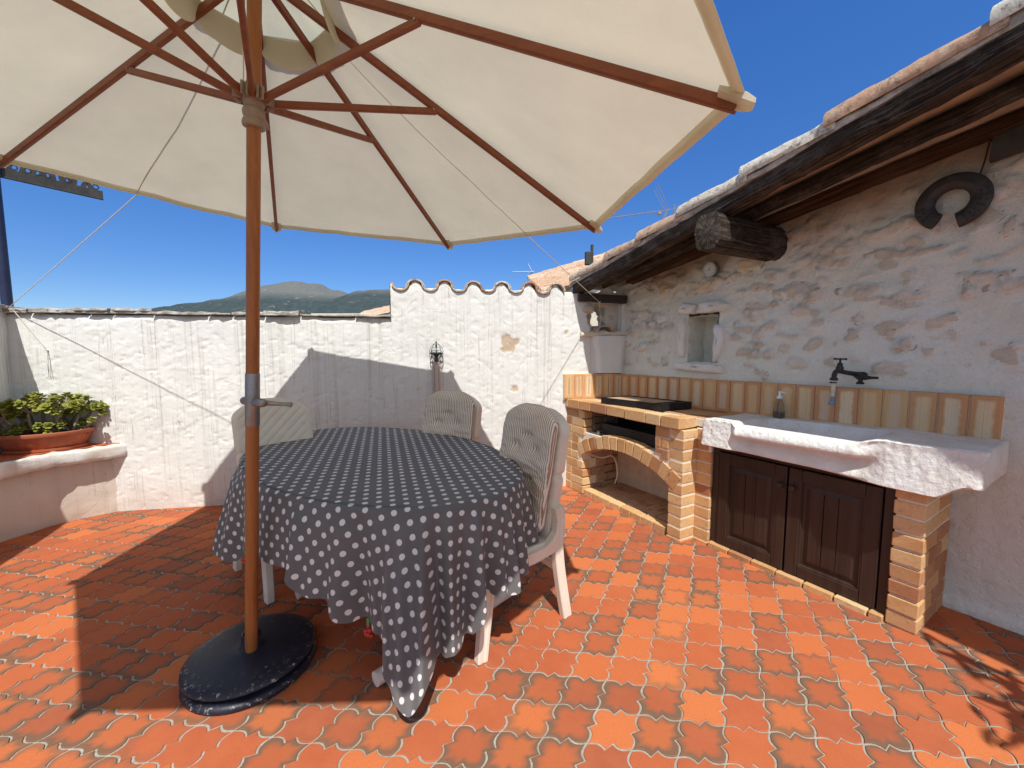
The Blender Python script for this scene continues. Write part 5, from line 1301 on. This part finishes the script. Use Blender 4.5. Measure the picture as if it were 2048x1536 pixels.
# ================================================================== things on the walls
lamp = thing('wall_lamp', 'small wire-cage lamp frame without glass on the white wall', 'lamp', BW(1.944, 0, 1.3))
LC = BW(1.944, .055, 1.36)
b = MB()
for k in range(8):
    a = k * pi / 4; d = math.cos(a) * wd + math.sin(a) * wt
    b.tube(spline([LC + d * .012 + UP * .100, LC + d * .034 + UP * .085, LC + d * .060 + UP * .045, LC + d * .062 + UP * .0], 12), .0021, 5)
    b.tube(spline([LC + d * .062 + UP * 0, LC + d * .058 - UP * .05, LC + d * .042 - UP * .085, LC + d * .028 - UP * .095], 12), .0016, 5)
for r, z, t in ((.062, .002, .003), (.062, .020, .0022), (.030, .060, .002)): b.tube([LC + r * (math.cos(q) * wd + math.sin(q) * wt) + UP * z for q in np.linspace(0, 2 * pi, 33)], t, 6, False)
b.lathe(LC, UP, [(.004, .060), (.010, .075), (.006, .098), (.004, .105), (.007, .110), (.007, .118), (.002, .122)], 10); b.build('cage', M['bronze'], lamp, smooth_=True)
b = MB(); b.lathe(LC - UP * .07, UP, [(.018, 0), (.018, .05), (.024, .055), (.030, .072), (.012, .078)], 16)
for k in range(8): d = math.cos(k * pi / 4) * wd + math.sin(k * pi / 4) * wt; b.bar(LC + UP * .006, LC + d * .06 + UP * .006, .006, .014, c=.001)
b.build('socket', M['bronze'], lamp, smooth_=True, autos=40)
b = MB(); b.lathe(LC - UP * .52, UP, [(.0165, 0), (.0165, .45)], 14); b.lathe(LC - UP * .52 - wd * .026 - wt * .028, UP, [(.014, 0), (.014, .43)], 12); b.lathe(LC - UP * .52 + wd * .022 - wt * .030, UP, [(.008, 0), (.008, .45)], 10); b.build('conduit', M['conduit'], lamp, smooth_=True, autos=40)

th = thing('wall_thermometer', 'small round white dial thermometer below the purlin', 'thermometer', RW(.94, 0, 2.04))
TP = RW(.945, .055, 2.045)
b = MB(); b.lathe(TP - nn * .05, nn, [(.055, 0), (.058, .045), (.060, .052), (.057, .058), (.053, .058), (.052, .052)], 40); b.build('case', M['alu'], th, smooth_=True, autos=40)
b = MB(); b.lathe(TP - nn * .05, nn, [(.0525, .0515), (.0525, .0530)], 40); dl = b.build('dial', M['dial'], th)
b = MB()
for k in range(31):
    a = R_(-135 + 9 * k); d = math.sin(a) * rd + math.cos(a) * UP; L = .010 if k % 5 == 0 else .005; b.bar(TP + nn * .0036 + d * (.047 - L), TP + nn * .0036 + d * .047, .0012, .0008, up=nn, c=.0002)
d = math.sin(R_(25)) * rd + math.cos(R_(25)) * UP; b.bar(TP + nn * .0046 - d * .012, TP + nn * .0046 + d * .034, .0022, .0008, up=nn, c=.0002); b.lathe(TP + nn * .003, nn, [(.004, 0), (.004, .003)], 12)
b.build('needle', M['ink'], dl)

# carved open ring hung by a cord
ring = thing('carved_ring', 'dark carved horseshoe-shaped ring hanging on the stone wall', 'wall ornament', RW(2.28, .03, 2.17))
RC = RW(2.275, .045, 2.170); rx = rd * 1.0; rz = UP
b = MB(); a = np.linspace(R_(-68), R_(247), 90); rows = []
for q in a:
    c, s = math.cos(q + R_(-8)), math.sin(q + R_(-8)); d = c * rx + s * rz * 1.0; ri, ro = .062, .142; n = 22; row = []
    for j in range(n):
        f = j / n * 2 * pi; cc, ss = math.cos(f), math.sin(f); rr = (ri + ro) / 2 + (ro - ri) / 2 * np.sign(cc) * abs(cc) ** .8; dz = .030 * np.sign(ss) * abs(ss) ** .9
        if ss > 0:
            dz += .004 * (abs(rr - .092) < .004)
            if q < R_(35) or q > R_(190): dz -= .0035 * (((q * 12) % 1 + ((rr - .1) * 40) % 1) % 1 < .4)
        row.append(RC + d * rr + nn * dz)
    rows.append(row)
P = np.array(rows); b.grid(P, closed_v=True); n = P.shape[1]; b.f.append(tuple(range(n))[::-1]); b.f.append(tuple(b.n - n + i for i in range(n))); rg_ = b.build('ring', M['carved'], ring, smooth_=True, autos=40)
for k, q in enumerate([-52, -40, -28, -16, -4, 8, 20, 196, 210, 224]):
    q = R_(q - 8)
    for rr in (.105, .125):
        d = math.cos(q) * rx + math.sin(q) * rz; e = -math.sin(q) * rx + math.cos(q) * rz; p = RC + d * rr + nn * (.0292 if rr < .11 else .0235)
        MB().prism([p + e * .009 - d * .006, p - e * .009 - d * .006, p + d * .008 - nn * .003], nn * .0035).build('carving', M['ink'], rg_)
b = MB(); b.tube([RC + rx * .09 + UP * .11, RW(2.375, .04, 2.34), RW(2.385, .045, 2.42), RW(2.44, .045, 2.47), RW(2.6, .05, 2.53)], .0035, 6); b.build('hanging_cord', M['ink'], ring)
plate = thing('dark_board', 'dark rectangular board fixed under the eaves at the right edge', 'board', RW(2.5, .02, 2.38))
b = MB(); b.prism([RW(2.392, .02, 2.325), RW(2.75, .02, 2.375), RW(2.75, .02, 2.62), RW(2.47, .02, 2.505), RW(2.40, .02, 2.47)], nn * .045); b.build('board', M['slate'], plate)

# taps
tap = thing('brass_tap', 'old dark brass double tap with T handle above the sink', 'tap', RW(1.93, 0, 1.25))
def rw(p): return RW(*p)
b = MB(); p0 = np.array(RW(1.955, .0, 1.258)); tb0 = RW(1.925, .055, 1.250)
b.tube([RW(1.965, -.01, 1.250), RW(1.935, .05, 1.252), RW(1.895, .10, 1.262), RW(1.872, .128, 1.270)], [.016, .015, .0135, .013], 12)
b.tube(spline([RW(1.872, .125, 1.272), RW(1.862, .142, 1.268), RW(1.857, .152, 1.252), RW(1.856, .154, 1.228)], 14), [.014] * 14, 12)
b.lathe(RW(1.856, .154, 1.212), UP, [(.014, 0), (.021, .003), (.0215, .014), (.016, .018)], 16)
b.lathe(RW(1.872, .126, 1.262), UP, [(.017, 0), (.020, .012), (.019, .034), (.014, .040), (.014, .056), (.009, .060), (.006, .062), (.006, .086)], 16); bd = b.build('body', M['bronze'], tap, smooth_=True, autos=40)
b = MB(); hb = RW(1.872, .126, 1.345); b.tube([hb - rd * .034 - nn * .01, hb - rd * .015, hb + rd * .015, hb + rd * .034 + nn * .01], [.0065, .005, .005, .0065], 10); b.lathe(hb - UP * .006, UP, [(.007, 0), (.009, .005), (.005, .012)], 10); b.build('t_handle', M['bronze'], tap, smooth_=True, autos=50)
b = MB(); b.tube([RW(1.93, .05, 1.246), RW(1.955, .075, 1.238), RW(1.985, .095, 1.236), RW(2.03, .115, 1.238)], [.015, .019, .015, .007], 12)
b.lathe(RW(1.965, .088, 1.195), UP, [(.018, 0), (.020, .004), (.020, .010), (.012, .014), (.011, .035)], 14); b.tube([RW(2.03, .115, 1.238), RW(2.055, .126, 1.239)], [.008, .0075], 10); b.build('side_valve', M['bronze'], tap, smooth_=True, autos=50)
hs = thing('tap_hose', 'short beige hose with blue nozzle hanging from the tap', 'hose', RW(1.856, .154, 1.1))
b = MB(); b.tube([RW(1.856, .154, 1.208), RW(1.858, .156, 1.16), RW(1.858, .160, 1.115)], [.0125, .012, .0105], 14); b.build('tube', M['hose'], hs, smooth_=True, autos=50)
b = MB(); b.lathe(RW(1.856, .154, 1.196), UP, [(.014, 0), (.0165, .001), (.0165, .007), (.014, .008)], 16); b.cbox(RW(1.838, .150, 1.195), rd * .012, nn * .014, UP * .010, .002); b.build('hose_clip', M['bronze'], hs, smooth_=True, autos=40)
b = MB(); b.lathe(RW(1.857, .166, 1.062), UP + nn * -.10, [(.017, 0), (.0185, .004), (.013, .035), (.010, .052)], 14); b.build('nozzle', M['bluenoz'], hs, smooth_=True, autos=40)
# soap bottle
soap = thing('soap_bottle', 'clear pump bottle with a little amber soap on the sink ledge', 'bottle', RW(1.535, .105, .932))
SP = RW(1.535, .105, .930)
b = MB(); b.lathe(SP, UP, [(.030, 0), (.035, .003), (.0365, .012), (.0355, .045), (.030, .085), (.020, .118), (.0145, .130), (.0135, .140)], 28); b.build('bottle', M['clearpl'], soap, smooth_=True, autos=40)
b = MB(); b.lathe(SP, UP, [(.028, .003), (.0335, .006), (.0350, .014), (.0343, .042)], 24); b.build('soap', M['soap'], soap, smooth_=True, autos=40)
b = MB(); b.lathe(SP, UP, [(.0165, .134), (.0175, .136), (.0170, .152), (.008, .153), (.007, .156), (.0085, .158), (.008, .176), (.011, .178), (.011, .181), (.003, .183)], 20); b.tube([SP + UP * .180 - rd * .012, SP + UP * .181 + rd * .012, SP + UP * .172 + rd * .042], [.005, .0045, .003], 8); b.tube([SP + UP * .135, SP + UP * .01 - rd * .014], .0028, 6); b.build('pump', M['whitecap'], soap, smooth_=True, autos=40)
# loose half-round tile on the sill of the corner opening
b = MB(); a = np.linspace(0, pi, 15); oo = np.linspace(.045, -.16, 12); O_, I_ = [], []
for o in oo:
    r = .085 + .05 * (-o) ; O_.append([BW(3.60 + r * 1.15 * math.cos(q) - .25 * (-o), o, 1.578 + r * .78 * math.sin(q)) for q in a]); I_.append([BW(3.60 + (r - .012) * 1.15 * math.cos(q) - .25 * (-o), o, 1.578 + (r - .012) * .78 * math.sin(q)) for q in a])
lp = np.concatenate([np.array(O_), np.array(I_)[:, ::-1]], 1); b.grid(lp, closed_v=True, rnd=.25); n2 = lp.shape[1]; b.f.append(tuple(range(n2))); b.f.append(tuple(b.n - n2 + i for i in range(n2)))
tag(b.build('roof_tile', M['clay'], smooth_=True, autos=40), 'loose half-round clay tile resting on the sill of the corner opening', 'roof tile')

# weather vane beyond the left end of the wall
vane = thing('weather_vane', 'dark blue steel pole carrying a cut-out metal banner above the wall corner', 'weather vane', (-4.30, 3.46, 0))
VP = np.array([-4.36, 3.50, 0])
b = MB(); b.lathe(VP + UP * -.5, UP, [(.036, 0), (.036, 3.36), (.046, 3.37), (.046, 3.72), (.030, 3.73)], 20); b.build('pole', M['navypole'], vane, smooth_=True, autos=40)
vd = np.array([.36, .55, 0]); vd /= np.linalg.norm(vd); vs = np.array([vd[1], -vd[0], 0]); V0 = VP + vd * -.5 + UP * 2.86
b = MB(); b.cbox(V0 - vs * .004, vd * 1.16, vs * .008, UP * .085, .002); b.cbox(V0 - vs * .012, vd * 1.16, vs * .024, UP * .014, .002); b.build('banner_rail', M['slate'], vane)
r3 = np.random.default_rng(21); x = .50
while x < 1.12:
    b = MB()
    hgt = .10 + .06 * r3.random(); w = .018 + .016 * r3.random(); n = 7; L = []; Rr = []
    ph = r3.random() * 6; ln = (r3.random() - .5) * .12
    for i in range(n):
        f = i / (n - 1); ww = w * (.6 + .5 * abs(math.sin(f * 4 + ph))); c = x + ln * f; L.append((c - ww, .08 + hgt * f)); Rr.append((c + ww, .08 + hgt * f))
    poly = L + Rr[::-1]
    for i in range(n - 1): b.prism([V0 + vd * q[0] + UP * q[1] - vs * .003 for q in (L[i], Rr[i], Rr[i + 1], L[i + 1])], vs * .006)
    if r3.random() < .5:
        q = [(x + .03 + .02 * math.cos(t), .11 + .02 * math.sin(t)) for t in np.linspace(0, 2 * pi, 13)]; b.tube([V0 + vd * c[0] + UP * c[1] for c in q], .006, 5, False)
    x += .055 + .03 * r3.random(); b.build('cut_out_figure', M['slate'], vane)

# tall shrub standing out of the frame on the right, known by its shadow
shrub = thing('potted_shrub', 'leafy potted shrub beside the house, casting leaf shadows on the floor', 'plant', (2.36, .16, 0))
b = MB(); b.lathe((2.36, .16, 0), UP, [(.13, 0), (.18, .26), (.195, .27), (.195, .32), (.17, .32), (.165, .28), (.02, .27)], 28); b.build('pot', M['pot'], shrub, smooth_=True, autos=40)
b = MB(); lv = MB(); r2 = np.random.default_rng(9)
for k in range(34):
    a = r2.random() * 6.28; z = 1.0 + 1.1 * r2.random(); r = .12 + .34 * r2.random(); p = np.array([2.36, .16, .8 + .5 * r2.random()]); q = np.array([2.42 + r * math.cos(a), (.10 + r * math.sin(a)), z + .35])
    P = spline([p, (p + q) / 2 + UP * .08, q], 8); b.tube(P, np.linspace(.007, .003, 8), 5)
    for j in range(12):
        c = P[2 + j % 6] + (r2.random(3) - .5) * .05; d = (r2.random(3) - .5) * 2; d[2] *= .5; d /= np.linalg.norm(d)
        leaf(c, d, UP, .09 + .05 * r2.random(), .035, r2.random() * .5)
b.tube([(2.36, .16, .25), (2.35, .15, .7), (2.37, .16, 1.2)], [.018, .015, .010], 8); b.tube([(2.27, .36, 0), (2.27, .36, 2.28)], .014, 8)
b.build('stem', M['stem'], shrub, smooth_=True); lv.build('foliage', M['leaf'], shrub, smooth_=True)

# ================================================================== beyond the terrace
def tile_roof(b, o, A, B, nA, pitch=.2, rows=.42, amp=.055):
    A = np.asarray(A, float); B = np.asarray(B, float); la, lb = np.linalg.norm(A), np.linalg.norm(B); n = np.cross(A, B); n /= np.linalg.norm(n); n = n if n[2] > 0 else -n
    x = np.linspace(0, la, max(8, int(la / .07))); y = np.linspace(0, lb, int(lb / .022)); X, Y = np.meshgrid(x, y, indexing='ij')
    H = amp * np.cos(2 * pi * Y / pitch) + .022 * (1 - (X / rows) % 1)
    b.grid(np.asarray(o) + X[..., None] * A / la + Y[..., None] * B / lb + H[..., None] * n, rnd=.15 + .25 * vnoise(np.floor(X / rows) * 3.1, np.floor(Y / pitch) * 2.7, 19) + .1)
nb = thing('neighbour_house', 'beige neighbouring house with an orange tiled roof behind the corner', 'house', (2.0, 9.5, 0))
b = MB(); b.cbox((.72, 8.6, -8), (5, .4, 0), (-.3, 2, 0), (0, 0, 10.70), .01); b.build('wall', M['beige'], nb)
b = MB(); tile_roof(b, (.70, 8.4, 2.52), (5.2, .5, 1.62), (-.3, 2.2, .75), 10, .25); b.build('roof', M['clay'], nb, smooth_=True)
bk = thing('beige_side_wall', 'pale beige rendered wall seen through the corner opening', 'wall', (1.4, 6.4, 0))
b = MB(); b.cbox((.9, 6.2, -8), (2.4, .2, 0), (0, .3, 0), (0, 0, 10.2), .01); b.build('render', M['beige'], bk)
nb = thing('neighbour_house', 'distant house showing only a sliver of orange roof at the wall step', 'house', (-5.0, 16, 0))
b = MB(); b.cbox((-7.5, 15, -8), (3.3, 0, 0), (0, 4, 0), (0, 0, 10.75), .01); b.build('wall', M['beige'], nb)
b = MB(); tile_roof(b, (-6.1, 14.8, 2.35), (1.85, .2, .45), (-.4, 3, .7), 8, .25); b.build('roof', M['clay'], nb, smooth_=True)
def antenna(name_label, p, top, boomdir, L, nel, el, r, mat):
    t = thing('tv_antenna', name_label, 'antenna', p)
    p = np.array(p, float); b = MB(); b.lathe(p, UP, [(r * 1.5, 0), (r * 1.5, top)], 8); b.build('mast', mat, t)
    d = np.array(boomdir, float); d /= np.linalg.norm(d); s = np.cross(d, UP); s /= np.linalg.norm(s); q = p + UP * (top - .06 * L / .9); b = MB(); b.tube([q, q + d * L], r, 6)
    for k in range(nel):
        c = q + d * (L * (.22 + .76 * k / (nel - 1))); b.tube([c - UP * el * (1 if k % 2 == 0 else .45) + s * .01, c + UP * el * (1 if k % 2 == 0 else .45)], r * .75, 5)
    for sg in (1, -1):
        for w in (-.08, .0, .08):
            c = q + d * (.10 * L / .9); b.tube([c + s * w, c + s * w * 1.4 - d * .17 * L / .9 * (-1) + UP * sg * .34 * L / .9], r * .6, 5)
    b.cbox(q + d * (L * .2) - s * .02 - UP * .05, d * .05, s * .04, UP * .04, .004); b.build('boom', mat, t)
    return t
antenna('grey rake antenna standing just behind the tiled verge', (2.36, 6.0, 1.7), 1.80, (-.97, .10, -.10), .93, 11, .035, .005, M['greyplastic'])
antenna('tiny antenna far off above the tiled wall coping', (.85, 15.5, 0), 4.42, (-1, .2, .03), .85, 9, .02, .014, M['alu'])
b = MB(); b.lathe((1.62, 8.3, 2.9), UP, [(.03, 0), (.03, .62)], 10); b.cbox((1.48, 8.25, 3.12), (.15, 0, 0), (0, .1, 0), (0, 0, .26), .01); tag(b.build('flue_pipe', M['slate']), 'short dark flue on the neighbouring orange roof', 'flue')

# hills, valley ground
def hill(name, cx, cy, w, d, hgt, prof, seed, shade):
    nx, ny = 200, 70; x = np.linspace(-1, 1, nx); y = np.linspace(-1, 1, ny); X, Y = np.meshgrid(x, y, indexing='ij')
    P = np.interp(X, [p[0] for p in prof], [p[1] for p in prof]); H = P * np.exp(-(Y * 1.25) ** 2)
    H = H * (1 + .05 * fbm(X * 7, Y * 5, seed, 5)) + .025 * fbm(X * 16, Y * 10, seed + 2, 4) * (P > .02)
    b = MB(); b.grid(np.dstack([cx + X * w, cy + Y * d, -40 + H * (hgt + 40)])); return b.build(name, shade, kind='structure', smooth_=True)
h = Sh('hazed_scrub_hillside', .95, .05)
c = h.ramp(h.noise(.016, 6, .65), [(.3, (.066, .096, .098)), (.55, (.088, .120, .120)), (.75, (.15, .175, .17))])  # scrub tones with blue-grey distance haze painted in
xyz = h.sep(h.co()); c = h.mix(h.math('MULTIPLY', h.ramp(h.math('DIVIDE', xyz[2], 520.0), [(.74, 0.0), (.92, 1.0)]), .8), c, (.26, .26, .24))
c = h.mix(h.ramp(h.noise(.012, 4, .6, h.co((1, 1, 3.5))), [(.64, 0.0), (.68, .85)]), c, (.42, .36, .27))
h.set('Base Color', c); h.bump(h.noise(.03, 6, .75), 1.0, 40); M['hill'] = h.m
hill('hills', -2480, 3900, 1500, 1500, 625, [(-1, .55), (-.75, .48), (-.50, .55), (-.44, .64), (-.30, .71), (-.10, .78), (.05, .86), (.20, .955), (.30, 1.0), (.40, .995), (.52, .93), (.66, .84), (.8, .78), (1, .7)], 951, M['hill'])
hill('hills', -760, 3300, 900, 1200, 478, [(-1, .5), (-.85, .66), (-.72, .80), (-.62, .90), (-.52, .97), (-.42, .985), (-.3, 1.0), (0, 1.0), (.6, .95), (1, .7)], 971, M['hill'])
b = MB(); gx = np.linspace(-9000, 9000, 40); X, Y = np.meshgrid(gx, gx, indexing='ij'); b.grid(np.dstack([X, Y, np.full_like(X, -41.0)])); b.build('ground', M['hill'], kind='structure')

# ================================================================== light, sky, camera
SUN = np.array([.081, -.550, .831]); SUN /= np.linalg.norm(SUN)
sd = bpy.data.lights.new('sun', 'SUN'); sd.energy = 3.05; sd.angle = R_(.53); sd.color = (1.0, .985, .945)
so = bpy.data.objects.new('sun', sd); COL.objects.link(so); so.rotation_euler = Vector(SUN).to_track_quat('Z', 'Y').to_euler(); so.location = (0, -3, 8)
w = bpy.data.worlds.new('World'); scene.world = w; w.use_nodes = True; nt = w.node_tree
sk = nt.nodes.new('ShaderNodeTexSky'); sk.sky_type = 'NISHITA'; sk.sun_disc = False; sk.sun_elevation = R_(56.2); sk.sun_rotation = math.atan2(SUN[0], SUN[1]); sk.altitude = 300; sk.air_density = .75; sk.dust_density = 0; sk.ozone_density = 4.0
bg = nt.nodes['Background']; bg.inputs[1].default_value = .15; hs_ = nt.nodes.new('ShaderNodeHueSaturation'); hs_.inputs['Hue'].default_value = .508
# clear-sky look: deepest blue away from the sun, paler towards it; a little darker low down
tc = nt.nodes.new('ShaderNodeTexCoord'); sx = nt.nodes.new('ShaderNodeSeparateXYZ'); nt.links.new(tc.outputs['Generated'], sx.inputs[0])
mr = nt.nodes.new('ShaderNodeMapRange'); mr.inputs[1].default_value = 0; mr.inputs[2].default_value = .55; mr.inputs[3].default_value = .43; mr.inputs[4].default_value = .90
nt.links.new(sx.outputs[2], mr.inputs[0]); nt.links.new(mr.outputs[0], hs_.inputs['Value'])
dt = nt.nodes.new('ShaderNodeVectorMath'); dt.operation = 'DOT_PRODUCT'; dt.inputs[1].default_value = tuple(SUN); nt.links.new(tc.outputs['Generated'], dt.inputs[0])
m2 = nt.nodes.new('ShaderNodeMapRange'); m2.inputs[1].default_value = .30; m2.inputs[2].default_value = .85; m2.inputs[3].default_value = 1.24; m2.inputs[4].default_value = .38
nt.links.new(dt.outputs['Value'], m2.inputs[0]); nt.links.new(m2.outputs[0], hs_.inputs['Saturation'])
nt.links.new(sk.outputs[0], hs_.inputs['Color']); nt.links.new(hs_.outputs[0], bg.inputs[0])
cam = bpy.data.cameras.new('camera'); co_ = bpy.data.objects.new('camera', cam); COL.objects.link(co_)
cam.sensor_fit = 'HORIZONTAL'; cam.sensor_width = 36; cam.lens = 36 * 800 / 2048; cam.clip_end = 30000; cam.clip_start = .02
co_.location = (0, 0, CAMH); co_.rotation_euler = (pi / 2 - math.atan(68 / 800), 0, 0); scene.camera = co_
scene.view_settings.view_transform = 'Standard'; scene.view_settings.look = 'None'; scene.view_settings.gamma = 1; scene.view_settings.exposure = 0.70
scene.render.engine = 'CYCLES'; scene.cycles.max_bounces = 10; scene.cycles.diffuse_bounces = 5; scene.cycles.transmission_bounces = 6; scene.cycles.transparent_max_bounces = 8
scene.cycles.sampling_pattern = 'BLUE_NOISE'; scene.cycles.caustics_reflective = False; scene.cycles.caustics_refractive = False; scene.cycles.use_denoising = True; scene.cycles.denoiser = 'OPENIMAGEDENOISE'; scene.cycles.denoising_prefilter = 'ACCURATE'; scene.cycles.denoising_input_passes = 'RGB_ALBEDO_NORMAL'; scene.cycles.sample_clamp_indirect = 3
